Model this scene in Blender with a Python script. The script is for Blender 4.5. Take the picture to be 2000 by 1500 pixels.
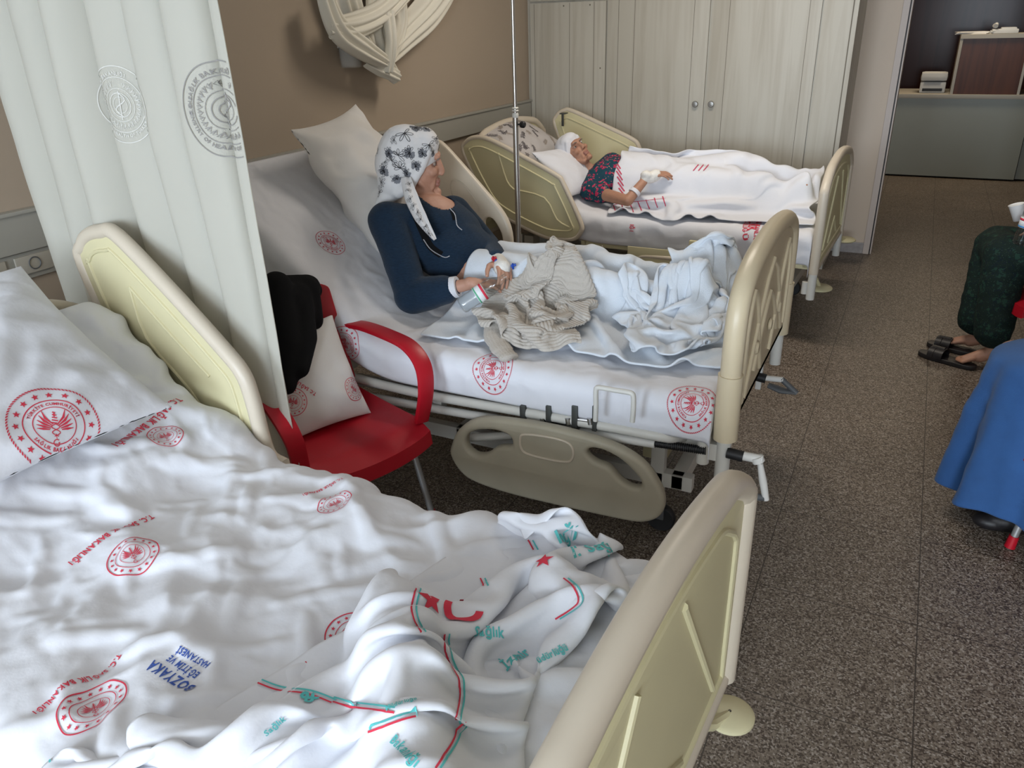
import bpy, bmesh, math, random
import numpy as np
from mathutils import Vector, Matrix, noise as mnoise
from mathutils.bvhtree import BVHTree
pi = math.pi
for o in list(bpy.data.objects): bpy.data.objects.remove(o)
scene = bpy.context.scene
COL = scene.collection
rng = np.random.RandomState(7)
random.seed(7)

# ------------------------------------------------------------------ camera, world, light
H = 1.75
F = 1512.06
MR = np.array([[0.89391387, 0.44729824, -0.02902219],
               [-0.16511443, 0.38878783, 0.90641119],
               [0.4167196, -0.80546155, 0.42139823]])
cd = bpy.data.cameras.new('camera'); cam = bpy.data.objects.new('camera', cd); COL.objects.link(cam)
cd.sensor_fit = 'HORIZONTAL'; cd.sensor_width = 36.0; cd.lens = F / 2000 * 36.0; cd.clip_start = 0.05
m = Matrix.Identity(4)
for i in range(3):
    for j in range(3): m[i][j] = MR[j][i]
m.translation = (0, 0, H); cam.matrix_world = m
scene.camera = cam
scene.view_settings.view_transform = 'Standard'; scene.view_settings.look = 'None'
scene.view_settings.exposure = 0.30; scene.view_settings.gamma = 1.0
scene.view_settings.use_curve_mapping = False
w = bpy.data.worlds.new('world'); scene.world = w; w.use_nodes = True
w.node_tree.nodes['Background'].inputs[0].default_value = (0.72, 0.85, 1, 1)
w.node_tree.nodes['Background'].inputs[1].default_value = 1.0

def area(name, loc, target, sx, sy, power, col, spread=None):
    l = bpy.data.lights.new(name, 'AREA'); l.shape = 'RECTANGLE'; l.size = sx; l.size_y = sy
    l.energy = power; l.color = col
    if spread: l.spread = spread
    o = bpy.data.objects.new(name, l); COL.objects.link(o); o.location = loc
    o.rotation_euler = (Vector(target) - Vector(loc)).to_track_quat('-Z', 'Y').to_euler()
    return o
# daylight through the windows in the wall behind the camera
area('window_daylight', (-1.75, -4.92, 1.8), (-1.1, 2.5, 1.0), 1.7, 1.6, 180, (0.73, 0.86, 1.0))
area('window_daylight', (1.05, -4.92, 1.8), (-1.2, 3.8, 1.0), 1.7, 1.7, 200, (0.78, 0.89, 1.0))
# added fill light, out of view, brightening the far half of the ward
area('ward_fill_light', (-1.0, 4.3, 2.87), (-1.0, 4.3, 0), 1.2, 0.28, 27, (1.0, 0.90, 0.77))
# ceiling lamp of the hall beyond the door
area('hall_lamp', (0.3, 9.9, 2.88), (0.4, 10.2, 0), 0.9, 0.25, 24, (1.0, 0.84, 0.62))

# ------------------------------------------------------------------ helpers
def at(px, py, **k):
    """the point of the room seen at a photo pixel on the plane x=, y= or z="""
    (a, v), = k.items(); i = 'xyz'.index(a)
    d = MR.T @ np.array([(px - 1000) / F, -(py - 750) / F, -1.0]); o = np.array([0, 0, H])
    return Vector(o + d * ((v - o[i]) / d[i]))
def pray(px, py):
    return Vector((0, 0, H)), Vector(MR.T @ np.array([(px - 1000) / F, -(py - 750) / F, -1.0])).normalized()
WL = {}
def props(o, label=None, cat=None, group=None, kind=None):
    if label: o['label'] = label
    if cat: o['category'] = cat
    if group: o['group'] = group
    if kind: o['kind'] = kind
    return o
def thing(name, label, cat, loc, group=None):
    o = bpy.data.objects.new(name, None); COL.objects.link(o); o.location = loc; o.empty_display_size = .1
    WL[o.name] = Vector(loc)
    return props(o, label, cat, group)
def link(name, me, parent=None, mats=(), smooth=True):
    """mesh data in world coordinates -> object, re-origined"""
    if not isinstance(mats, (list, tuple)): mats = [mats]
    for mt in mats: me.materials.append(mt)
    if parent is not None: org = WL[parent.name]; loc = Vector((0, 0, 0))
    else:
        n = len(me.vertices); a = np.empty(n * 3); me.vertices.foreach_get('co', a); a = a.reshape(-1, 3)
        org = Vector(((a[:, 0].min() + a[:, 0].max()) / 2, (a[:, 1].min() + a[:, 1].max()) / 2, a[:, 2].min())); loc = org
    me.transform(Matrix.Translation(-org))
    o = bpy.data.objects.new(name, me); COL.objects.link(o); o.location = loc
    if parent is not None: o.parent = parent
    WL[o.name] = org
    if smooth is True: me.shade_smooth()
    elif smooth:
        me.shade_smooth()
        try: me.set_sharp_from_angle(angle=smooth)
        except Exception: pass
    me.update()
    return o
def mesh_from(v, f, uv=None):
    me = bpy.data.meshes.new('m'); me.from_pydata([tuple(p) for p in v], [], [tuple(int(i) for i in q) for q in f])
    if uv is not None:
        l = me.uv_layers.new(name='UVMap'); idx = np.empty(len(me.loops), dtype=np.int32); me.loops.foreach_get('vertex_index', idx)
        l.data.foreach_set('uv', np.asarray(uv, dtype=np.float32)[idx].ravel())
    return me
def baked(o_me, mods):
    """apply modifiers to mesh data"""
    o = bpy.data.objects.new('tmp', o_me); COL.objects.link(o)
    for t, kw in mods:
        md = o.modifiers.new(t, t)
        for k, v in kw.items(): setattr(md, k, v)
    dg = bpy.context.evaluated_depsgraph_get(); dg.update()
    me = bpy.data.meshes.new_from_object(o.evaluated_get(dg)); bpy.data.objects.remove(o)
    return me

class MB:
    def __init__(s): s.v = []; s.f = []; s.mi = []
    def add(s, v, f, mi=0):
        n = len(s.v); s.v += [tuple(p) for p in v]; s.f += [tuple(i + n for i in q) for q in f]; s.mi += [mi] * len(f); return s
    def box(s, a, b, mi=0, bev=0.0, T=None):
        bm = bmesh.new(); bmesh.ops.create_cube(bm, size=1)
        a = Vector(a); b = Vector(b); d = b - a
        for v in bm.verts: v.co = Vector((a.x + (v.co.x + .5) * d.x, a.y + (v.co.y + .5) * d.y, a.z + (v.co.z + .5) * d.z))
        if bev: bmesh.ops.bevel(bm, geom=bm.edges[:], offset=bev, segments=2, affect='EDGES', profile=.7)
        bm.verts.ensure_lookup_table(); bm.verts.index_update()
        vs = [T @ v.co if T else v.co.copy() for v in bm.verts]; fs = [[v.index for v in f.verts] for f in bm.faces]
        bm.free(); return s.add(vs, fs, mi)
    def tube(s, pts, r, n=12, mi=0, cyclic=False, cap=True, flat=None):
        pts = [Vector(p) for p in pts]; N = len(pts)
        rs = r if hasattr(r, '__len__') else [r] * N
        tans = []
        for i in range(N):
            a = pts[(i - 1) % N] if (cyclic or i > 0) else pts[i]; b = pts[(i + 1) % N] if (cyclic or i < N - 1) else pts[i]
            tans.append((b - a).normalized())
        up = Vector((0, 0, 1)) if abs(tans[0].z) < .9 else Vector((0, 1, 0))
        nrm = (up - tans[0] * up.dot(tans[0])).normalized(); vs = []
        for i in range(N):
            nrm = (nrm - tans[i] * nrm.dot(tans[i])).normalized(); bn = tans[i].cross(nrm)
            for k in range(n):
                a = 2 * pi * k / n; fl = flat if flat else 1
                vs.append(pts[i] + nrm * (math.cos(a) * rs[i] * fl) + bn * (math.sin(a) * rs[i]))
        fs = []
        for i in range(N if cyclic else N - 1):
            j = (i + 1) % N
            for k in range(n):
                k2 = (k + 1) % n; fs.append((i * n + k, i * n + k2, j * n + k2, j * n + k))
        if cap and not cyclic: fs.append(tuple(range(n))[::-1]); fs.append(tuple((N - 1) * n + k for k in range(n)))
        return s.add(vs, fs, mi)
    def lathe(s, prof, org, axis=(0, 0, 1), n=24, mi=0):
        ax = Vector(axis).normalized(); q = ax.to_track_quat('Z', 'Y'); vs = []; fs = []
        for r, z in prof:
            for k in range(n):
                a = 2 * pi * k / n; vs.append(Vector(org) + q @ Vector((r * math.cos(a), r * math.sin(a), z)))
        for i in range(len(prof) - 1):
            for k in range(n):
                k2 = (k + 1) % n; fs.append((i * n + k, i * n + k2, (i + 1) * n + k2, (i + 1) * n + k))
        if prof[0][0] > 1e-6: fs.append(tuple(range(n))[::-1])
        if prof[-1][0] > 1e-6: fs.append(tuple((len(prof) - 1) * n + k for k in range(n)))
        return s.add(vs, fs, mi)
    def mesh(s, T=None):
        v = [T @ Vector(p) for p in s.v] if T else s.v
        me = mesh_from(v, s.f); me.polygons.foreach_set('material_index', s.mi)
        bm = bmesh.new(); bm.from_mesh(me); bmesh.ops.recalc_face_normals(bm, faces=bm.faces[:]); bm.to_mesh(me); bm.free()
        return me
    def build(s, name, mats, parent=None, T=None, smooth=.7):
        if not isinstance(mats, (list, tuple)): mats = [mats]
        return link(name, s.mesh(T), parent, mats, smooth)

def smooth_poly(pts, n=6, cyclic=True):
    """Catmull-Rom"""
    P = [np.array(p, float) for p in pts]; N = len(P); out = []
    for i in range(N if cyclic else N - 1):
        if cyclic: a, b, c, d = P[i - 1], P[i], P[(i + 1) % N], P[(i + 2) % N]
        else: a, b, c, d = P[max(i - 1, 0)], P[i], P[i + 1], P[min(i + 2, N - 1)]
        for k in range(n):
            t = k / n
            out.append(.5 * ((2 * b) + (c - a) * t + (2 * a - 5 * b + 4 * c - d) * t * t + (3 * b - a - 3 * c + d) * t ** 3))
    if not cyclic: out.append(P[-1])
    return out
def curve_panel(outlines, ext, bev, mp, name, mats, parent, res=3, smooth=.8):
    """filled 2D outlines (outer + holes), thickness 2*(ext+bev), mapped by mp(a,b,c)->world"""
    cu = bpy.data.curves.new('c', 'CURVE'); cu.dimensions = '2D'; cu.fill_mode = 'BOTH'
    cu.extrude = ext; cu.bevel_depth = bev; cu.bevel_resolution = res
    for pts in outlines:
        sp = cu.splines.new('POLY'); sp.points.add(len(pts) - 1)
        for i, p in enumerate(pts): sp.points[i].co = (p[0], p[1], 0, 1)
        sp.use_cyclic_u = True
    o = bpy.data.objects.new('tmp', cu); COL.objects.link(o)
    dg = bpy.context.evaluated_depsgraph_get(); dg.update()
    me = bpy.data.meshes.new_from_object(o.evaluated_get(dg)); bpy.data.objects.remove(o)
    me.materials.clear()
    for v in me.vertices: v.co = mp(*v.co)
    bm = bmesh.new(); bm.from_mesh(me); bmesh.ops.remove_doubles(bm, verts=bm.verts[:], dist=1e-5)
    bmesh.ops.recalc_face_normals(bm, faces=bm.faces[:]); bm.to_mesh(me); bm.free()
    return link(name, me, parent, mats, smooth)
def inset(pts, d):
    P = np.array(pts); N = len(P); out = []
    A = .5 * np.sum(P[:, 0] * np.roll(P[:, 1], -1) - P[:, 1] * np.roll(P[:, 0], -1)); sg = 1 if A > 0 else -1
    for i in range(N):
        t = P[(i + 1) % N] - P[i - 1]; t = t / (np.linalg.norm(t) + 1e-9); out.append(P[i] + sg * d * np.array([-t[1], t[0]]))
    return out

# ---- organic volumes: overlapping capsules and ellipsoids fused into one skin
def prims_mesh(prims):
    mb = MB()
    for p in prims:
        if p[0] == 'cap':
            _, a, ra, b, rb = p[:5]; fl = p[5] if len(p) > 5 else None
            a = Vector(a); b = Vector(b); d = (b - a); L = d.length; ax = d / L if L > 1e-6 else Vector((0, 0, 1))
            prof = []
            for k in range(7): t = -pi / 2 + pi / 2 * k / 6; prof.append((max(ra * math.cos(t), 1e-5), ra * math.sin(t)))
            for k in range(7): t = pi / 2 * k / 6; prof.append((max(rb * math.cos(t), 1e-5), L + rb * math.sin(t)))
            mb.lathe(prof, a, ax, n=20)
        else:
            _, c, r = p[:3]; q = p[3] if len(p) > 3 else Matrix.Identity(3)
            prof = [(math.cos(-pi / 2 + pi * k / 14) + 1e-5, math.sin(-pi / 2 + pi * k / 14)) for k in range(15)]
            t = MB().lathe(prof, (0, 0, 0), n=24)
            mb.add([Vector(c) + q @ Vector((v[0] * r[0], v[1] * r[1], v[2] * r[2])) for v in t.v], t.f)
    return mb.mesh()
def fused(prims, voxel=.008, smooth_it=6, name=None, mats=(), parent=None, disp=None):
    me = baked(prims_mesh(prims), [('REMESH', dict(mode='VOXEL', voxel_size=voxel)), ('SMOOTH', dict(factor=.5, iterations=smooth_it))])
    me.materials.clear()
    if disp:
        for v in me.vertices: v.co = v.co + v.normal * disp(v.co, v.normal)
    return link(name, me, parent, mats) if name else me

# ---- numpy cloth
def cloth(P, lu, lv, Hf, steps=60, sub=6, bend=.25, bs=2, grav=.0012, damp=.93, fric=.5, eps=.004, pins=None, keep=None):
    P = P.copy(); V = np.zeros_like(P)
    def con(sa, sb, L, k):
        A = P[sa]; B = P[sb]; d = B - A; n = np.sqrt((d * d).sum(-1, keepdims=True)) + 1e-9
        c = d * ((n - L) / n) * (k * .5); P[sa] += c * .5; P[sb] -= c * .5
    s = slice(None); N = lambda a, b: slice(a, b)
    ld = math.hypot(lu, lv)
    for it in range(steps):
        Q = P.copy(); V[..., 2] -= grav; P += V
        for k in range(sub):
            con((N(None, -1), s), (N(1, None), s), lu, 1.8); con((s, N(None, -1)), (s, N(1, None)), lv, 1.8)
            con((N(None, -1), N(None, -1)), (N(1, None), N(1, None)), ld, .8); con((N(None, -1), N(1, None)), (N(1, None), N(None, -1)), ld, .8)
            con((N(None, -bs), s), (N(bs, None), s), lu * bs, bend); con((s, N(None, -bs)), (s, N(bs, None)), lv * bs, bend)
            h = Hf(P[..., 0], P[..., 1]) + eps
            below = P[..., 2] < h
            P[..., 2] = np.where(below, h, P[..., 2])
            P[below, 0] += (Q[below, 0] - P[below, 0]) * fric; P[below, 1] += (Q[below, 1] - P[below, 1]) * fric
            if keep is not None: keep(P)
            if pins is not None: P[pins] = Q[pins]
        V = (P - Q) * damp
    return P
def grid_faces(nu, nv):
    i, j = np.meshgrid(np.arange(nu - 1), np.arange(nv - 1), indexing='ij'); a = i * nv + j
    return np.stack([a, a + nv, a + nv + 1, a + 1], -1).reshape(-1, 4)
def grid_mesh(P, closeuv=True):
    nu, nv = P.shape[:2]; me = mesh_from(P.reshape(-1, 3), grid_faces(nu, nv))
    return me
def sheet_obj(name, P, mats, thick=.003, sub=1, parent=None, smooth_it=0):
    mods = []
    if smooth_it: mods.append(('SMOOTH', dict(factor=.5, iterations=smooth_it)))
    if sub: mods.append(('SUBSURF', dict(levels=sub)))
    mods.append(('SOLIDIFY', dict(thickness=thick, offset=0)))
    return link(name, baked(grid_mesh(P), mods), parent, mats)

def vnoise(x, y, seed=0):
    """smooth 2D noise, numpy"""
    r = np.random.RandomState(seed); T = r.rand(64, 64) * 2 - 1
    xi = np.floor(x).astype(int); yi = np.floor(y).astype(int); fx = x - xi; fy = y - yi
    fx = fx * fx * fx * (fx * (fx * 6 - 15) + 10); fy = fy * fy * fy * (fy * (fy * 6 - 15) + 10)
    g = lambda a, b: T[a % 64, b % 64]
    return (g(xi, yi) * (1 - fx) + g(xi + 1, yi) * fx) * (1 - fy) + (g(xi, yi + 1) * (1 - fx) + g(xi + 1, yi + 1) * fx) * fy
def wrinkle(x, y, sc=6.0, seed=0, oct=3, warp=.8, aniso=0.0):
    """ridged folds, 0..1"""
    out = 0; amp = 1; tot = 0
    wx = vnoise(x * sc * .6, y * sc * .6, seed + 9) * warp; wy = vnoise(x * sc * .6 + 7, y * sc * .6 + 3, seed + 11) * warp
    for o in range(oct):
        a = aniso + o * 1.1; c, s_ = math.cos(a), math.sin(a); st = .45
        u = (x * c + y * s_) * sc + wx; v = (-x * s_ + y * c) * sc * st + wy
        n = vnoise(u, v, seed + o); out = out + amp * (1 - np.abs(n) * 2.2).clip(0, 1) ** 1.7; tot += amp; amp *= .55; sc *= 1.8
    return out / tot

def crumple(x, y, seed=0, n=9, f0=1.5, f1=5.0, warp=.10):
    """faceted creases: warped triangle waves under soft masks, about -1..1"""
    r = np.random.RandomState(seed); out = 0 * x
    for k in range(n):
        a = r.rand() * pi; f = f0 * (f1 / f0) ** r.rand(); ph = r.rand()
        wx = x + warp * vnoise(x * 3, y * 3, seed + 31 + k); wy = y + warp * vnoise(x * 3 + 9, y * 3, seed + 57 + k)
        t = (wx * math.cos(a) + wy * math.sin(a)) * f + ph; tri = 1 - 4 * np.abs(t - np.floor(t) - .5)
        mk = np.clip(vnoise(x * 2.5 + k, y * 2.5 + 3 * k, seed + 77 + k) * 1.6 + .25, 0, 1)
        out = out + tri * mk * (f0 / f) ** .7
    return out / n ** .5

def pucker(x, y, seed=0, cell=.16, st=.6, warp=.03, ang=.5):
    """hollows with sharp ridges between them (cloth pulled into facets), 0..1"""
    r = np.random.RandomState(seed); wx = x + warp * vnoise(x / cell * .9, y / cell * .9, seed + 1); wy = y + warp * vnoise(x / cell * .9 + 5, y / cell * .9, seed + 2)
    c, s_ = math.cos(ang), math.sin(ang); u = (wx * c + wy * s_) * st; v = -wx * s_ + wy * c
    u0, u1, v0, v1 = u.min() - cell, u.max() + cell, v.min() - cell, v.max() + cell; n = int((u1 - u0) * (v1 - v0) / cell ** 2)
    pu = u0 + (u1 - u0) * r.rand(n); pv = v0 + (v1 - v0) * r.rand(n); pz = r.rand(n) * .45; d = np.full(u.shape, 9.0)
    for a, b, z in zip(pu, pv, pz): d = np.minimum(d, np.sqrt((u - a) ** 2 + (v - b) ** 2 + (cell * .15) ** 2) / cell + z)
    return np.clip(d, 0, 1.3) / 1.3

# ------------------------------------------------------------------ materials
def nt(name):
    m_ = bpy.data.materials.new(name); m_.use_nodes = True; t = m_.node_tree; return m_, t, t.nodes['Principled BSDF']
def N_(t, ty, **kw):
    n = t.nodes.new(ty)
    for k, v in kw.items():
        if k in n.inputs: n.inputs[k].default_value = v
        else: setattr(n, k, v)
    return n
def mat(name, col, rough=.6, metal=0.0, bump=0.0, bscale=60, var=0.0, vscale=8, spec=.5, sheen=0, stretch=(1, 1, 1), clear=0, sss=0, trans=0, ior=1.45, alpha=1):
    m_, t, b = nt(name); b.inputs['Base Color'].default_value = (*col, 1); b.inputs['Roughness'].default_value = rough
    b.inputs['Metallic'].default_value = metal; b.inputs['Specular IOR Level'].default_value = spec
    b.inputs['Sheen Weight'].default_value = sheen; b.inputs['Coat Weight'].default_value = clear
    b.inputs['Transmission Weight'].default_value = trans; b.inputs['IOR'].default_value = ior; b.inputs['Alpha'].default_value = alpha
    if sss: b.inputs['Subsurface Weight'].default_value = sss; b.inputs['Subsurface Radius'].default_value = (.01, .004, .002); b.inputs['Subsurface Scale'].default_value = 1
    if bump or var:
        tc = N_(t, 'ShaderNodeTexCoord'); mp = N_(t, 'ShaderNodeMapping'); mp.inputs['Scale'].default_value = stretch
        t.links.new(tc.outputs['Object'], mp.inputs['Vector'])
    if bump:
        n = N_(t, 'ShaderNodeTexNoise', Scale=bscale, Detail=4.0); t.links.new(mp.outputs[0], n.inputs['Vector'])
        bp = N_(t, 'ShaderNodeBump', Strength=bump, Distance=.004); t.links.new(n.outputs['Fac'], bp.inputs['Height']); t.links.new(bp.outputs[0], b.inputs['Normal'])
    if var:
        n = N_(t, 'ShaderNodeTexNoise', Scale=vscale, Detail=5.0); t.links.new(mp.outputs[0], n.inputs['Vector'])
        mx = N_(t, 'ShaderNodeMix', data_type='RGBA'); mx.inputs['A'].default_value = (*[c * (1 - var) for c in col], 1); mx.inputs['B'].default_value = (*[min(1, c * (1 + var)) for c in col], 1)
        t.links.new(n.outputs['Fac'], mx.inputs['Factor']); t.links.new(mx.outputs['Result'], b.inputs['Base Color'])
    return m_
M = {}
M['cotton'] = mat('white_cotton', (.70, .71, .76), .85, bump=.25, bscale=45, sheen=.15)
M['cotton_warm'] = mat('white_cotton_warm', (.68, .66, .64), .85, bump=.25, bscale=40, sheen=.15)
M['towel'] = mat('terry_white', (.70, .75, .82), .95, bump=.6, bscale=420, sheen=.2)
M['curtain'] = mat('curtain_cream', (.66, .655, .60), .8, bump=.1, bscale=60, sheen=.1)
def translucent(m_, col, f):
    t = m_.node_tree; b = t.nodes['Principled BSDF']; out = t.nodes['Material Output']
    tl_ = t.nodes.new('ShaderNodeBsdfTranslucent'); tl_.inputs[0].default_value = (*col, 1); mx = t.nodes.new('ShaderNodeMixShader'); mx.inputs[0].default_value = f
    t.links.new(b.outputs[0], mx.inputs[1]); t.links.new(tl_.outputs[0], mx.inputs[2]); t.links.new(mx.outputs[0], out.inputs['Surface'])
translucent(M['curtain'], (.80, .78, .70), .45)
M['red'] = mat('red_print', (.62, .035, .07), .8)
M['teal'] = mat('teal_print', (.10, .48, .48), .8)
M['blueink'] = mat('blue_ink', (.04, .09, .36), .8)
M['greyink'] = mat('grey_ink', (.26, .25, .24), .8)
M['stripe'] = mat('red_stripe', (.55, .06, .12), .85)
M['rim'] = mat('abs_beige', (.60, .53, .43), .38, bump=.08, bscale=30, var=.05, vscale=5)
M['panel'] = mat('abs_cream', (.62, .57, .36), .42, var=.05, vscale=4)
M['rim1'] = mat('abs_warm', (.60, .51, .355), .35, bump=.08, bscale=30, var=.06, vscale=5)
M['abs_grey'] = mat('abs_grey_worn', (.40, .365, .28), .45, var=.16, vscale=7)
M['enamel'] = mat('enamel_offwhite', (.60, .59, .55), .4, var=.06, vscale=9)
M['enamel_chip'] = mat('enamel_chipped', (.66, .65, .62), .4)
M['steel'] = mat('steel', (.55, .55, .55), .25, metal=1)
M['darksteel'] = mat('dark_steel', (.10, .105, .10), .45, metal=.8)
M['black'] = mat('black_plastic', (.012, .012, .013), .5)
M['greyplastic'] = mat('grey_plastic', (.09, .095, .10), .5)
M['blacktex'] = mat('black_cloth', (.008, .008, .009), .95, bump=.3, bscale=80, spec=.15)
M['redplastic'] = mat('red_plastic', (.43, .006, .018), .38)
M['orange'] = mat('orange_plastic', (.65, .10, .03), .35)
M['navy'] = mat('navy_knit', (.012, .028, .055), .9, bump=.5, bscale=120, var=.6, vscale=60, stretch=(1, 1, 6), spec=.2, sheen=.1)
M['navyin'] = mat('navy_lining', (.008, .014, .035), .9, spec=.2)
M['knit'] = mat('beige_knit', (.50, .46, .415), .95, bump=.6, bscale=260, sheen=.2)
M['skin'] = mat('skin_aged', (.50, .27, .19), .55, bump=.35, bscale=70, var=.22, vscale=16)
M['skin2'] = mat('skin_tan', (.42, .22, .145), .5, bump=.35, bscale=80, var=.22, vscale=20)
M['lips'] = mat('lips', (.33, .15, .115), .5)
M['lids'] = mat('eyelid', (.30, .15, .11), .6)
M['eye'] = mat('eye_dark', (.03, .02, .015), .15)
M['hair'] = mat('grey_hair', (.22, .2, .18), .8, bump=.6, bscale=200)
M['gauze'] = mat('gauze', (.78, .76, .72), .9, bump=.5, bscale=150)
M['blue'] = mat('blue_plastic', (.015, .07, .4), .35)
M['denim'] = mat('denim_blue', (.026, .095, .27), .85, bump=.35, bscale=220, var=.22, vscale=14, sheen=.1)
M['paper'] = mat('paper_white', (.75, .74, .72), .7)
M['printer'] = mat('printer_white', (.55, .56, .56), .45)
M['blackleather'] = mat('black_leather', (.015, .013, .014), .45, bump=.2)
M['mattress'] = mat('mattress_blue', (.01, .02, .06), .6)
M['scarfwhite'] = mat('scarf_white', (.76, .76, .78), .8, bump=.2, bscale=60, sheen=.1)

# --- patterned materials
def m_floor(name, cols, rough, xo=-0.24, yo=2.72):
    m_, t, b = nt(name); tc = N_(t, 'ShaderNodeTexCoord')
    gm = N_(t, 'ShaderNodeNewGeometry'); P = gm.outputs['Position']
    v = N_(t, 'ShaderNodeTexVoronoi', Scale=210.0); t.links.new(P, v.inputs['Vector'])
    cr = N_(t, 'ShaderNodeValToRGB'); cr.color_ramp.interpolation = 'CONSTANT'
    sp = N_(t, 'ShaderNodeSeparateColor'); t.links.new(v.outputs['Color'], sp.inputs[0]); t.links.new(sp.outputs[0], cr.inputs['Fac'])
    e = cr.color_ramp.elements; e[0].color = (*cols[0], 1); e[1].position = .3; e[1].color = (*cols[1], 1)
    for p_, c in ((.62, cols[2]), (.86, cols[3])): q = e.new(p_); q.color = (*c, 1)
    n = N_(t, 'ShaderNodeTexNoise', Scale=1.3, Detail=4.0); t.links.new(P, n.inputs['Vector'])
    mx = N_(t, 'ShaderNodeMix', data_type='RGBA', blend_type='MULTIPLY'); mx.inputs['Factor'].default_value = .5
    t.links.new(cr.outputs[0], mx.inputs['A']); t.links.new(n.outputs['Fac'], mx.inputs['B'])
    mp = N_(t, 'ShaderNodeMapping'); mp.inputs['Location'].default_value = (-xo, -yo, 0); t.links.new(P, mp.inputs['Vector'])
    br = N_(t, 'ShaderNodeTexBrick', offset=0.0, squash=1.0); br.inputs['Scale'].default_value = 1.0
    br.inputs['Brick Width'].default_value = .49; br.inputs['Row Height'].default_value = .4867; br.inputs['Mortar Size'].default_value = .0022
    br.inputs['Mortar Smooth'].default_value = .4; t.links.new(mp.outputs[0], br.inputs['Vector'])
    m2 = N_(t, 'ShaderNodeMix', data_type='RGBA'); t.links.new(br.outputs['Fac'], m2.inputs['Factor']); t.links.new(mx.outputs['Result'], m2.inputs['A']); m2.inputs['B'].default_value = (.035, .026, .02, 1)
    t.links.new(m2.outputs['Result'], b.inputs['Base Color']); b.inputs['Roughness'].default_value = rough; b.inputs['Specular IOR Level'].default_value = .45
    return m_
M['floor'] = m_floor('terrazzo', [(.07, .048, .034), (.19, .15, .115), (.27, .22, .175), (.42, .37, .32)], .45)
M['wall'] = mat('wall_beige', (.40, .325, .25), .7, bump=.08, bscale=25, var=.03, vscale=1.5)
M['walln'] = mat('wall_light', (.56, .47, .385), .7)
M['ceil'] = mat('ceiling_white', (.80, .78, .74), .8)
M['trim'] = mat('handrail_grey', (.36, .35, .31), .45)
M['frame'] = mat('frame_paint', (.48, .42, .385), .5)
M['marble'] = mat('marble_grey', (.30, .28, .28), .3, var=.3, vscale=30)
def m_wood(name, base, dark, rough, sc=26, stretch=(1, 1, .05), clear=0.0, contrast=(.42, .75), spec=.5):
    m_, t, b = nt(name); tc = N_(t, 'ShaderNodeTexCoord'); mp = N_(t, 'ShaderNodeMapping'); mp.inputs['Scale'].default_value = stretch
    t.links.new(tc.outputs['Object'], mp.inputs['Vector'])
    n = N_(t, 'ShaderNodeTexNoise', Scale=sc, Detail=6.0, Distortion=1.2); t.links.new(mp.outputs[0], n.inputs['Vector'])
    cr = N_(t, 'ShaderNodeValToRGB'); e = cr.color_ramp.elements; e[0].position = contrast[0]; e[0].color = (*base, 1); e[1].position = contrast[1]; e[1].color = (*dark, 1)
    t.links.new(n.outputs['Fac'], cr.inputs['Fac']); t.links.new(cr.outputs[0], b.inputs['Base Color'])
    b.inputs['Roughness'].default_value = rough; b.inputs['Coat Weight'].default_value = clear; b.inputs['Specular IOR Level'].default_value = spec
    return m_
M['wood'] = m_wood('whitewashed_oak', (.50, .475, .41), (.41, .375, .31), .5, sc=14)
M['woodedge'] = mat('wood_groove', (.16, .14, .11), .7)
M['darkwood'] = m_wood('dark_glossy_panel', (.022, .008, .006), (.010, .0035, .0025), .20, sc=8, clear=0, spec=.12)
M['brownwood'] = m_wood('brown_door', (.10, .032, .012), (.055, .016, .006), .3, sc=14, spec=.15)
M['counter'] = mat('counter_grey', (.30, .315, .27), .35, var=.04, vscale=2)
M['countertrim'] = mat('counter_trim', (.42, .39, .33), .45)

def m_floral(name, ground, dotcols, scale, thr=.34, rough=.85, coord='Object'):
    """petal blobs on a ground"""
    m_, t, b = nt(name); tc = N_(t, 'ShaderNodeTexCoord')
    nz = N_(t, 'ShaderNodeTexNoise', Scale=scale * 1.2, Detail=2.0); t.links.new(tc.outputs[coord], nz.inputs['Vector'])
    va = N_(t, 'ShaderNodeMixRGB'); va.blend_type = 'LINEAR_LIGHT'; va.inputs[0].default_value = .035
    t.links.new(tc.outputs[coord], va.inputs[1]); t.links.new(nz.outputs['Color'], va.inputs[2])
    prev = None
    for i, (c, sc, th) in enumerate(dotcols):
        v = N_(t, 'ShaderNodeTexVoronoi', Scale=scale * sc); t.links.new(va.outputs[0], v.inputs['Vector'])
        mt_ = N_(t, 'ShaderNodeMath', operation='LESS_THAN'); mt_.inputs[1].default_value = th; t.links.new(v.outputs['Distance'], mt_.inputs[0])
        mx = N_(t, 'ShaderNodeMix', data_type='RGBA'); t.links.new(mt_.outputs[0], mx.inputs['Factor'])
        if prev is None: mx.inputs['A'].default_value = (*ground, 1)
        else: t.links.new(prev, mx.inputs['A'])
        mx.inputs['B'].default_value = (*c, 1); prev = mx.outputs['Result']
    t.links.new(prev, b.inputs['Base Color']); b.inputs['Roughness'].default_value = rough; b.inputs['Specular IOR Level'].default_value = .25
    return m_
M['dress'] = m_floral('floral_dress', (.012, .055, .085), [((.012, .10, .10), 1.0, .22), ((.45, .03, .09), 1.3, .36), ((.62, .18, .20), 2.2, .22), ((.02, .03, .07), 2.6, .2)], 22)
M['greenskirt'] = m_floral('green_skirt', (.006, .016, .013), [((.012, .040, .028), 1.0, .35), ((.004, .012, .016), 1.7, .35), ((.03, .06, .04), 3.0, .2)], 30)
M['floralpillow'] = mat('pillow_greybeige', (.50, .47, .46), .85, var=.10, vscale=10)
M['floralink'] = mat('leaf_print', (.09, .075, .08), .85)
M['beigeink'] = mat('leaf_print_beige', (.36, .30, .25), .85)
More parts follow.
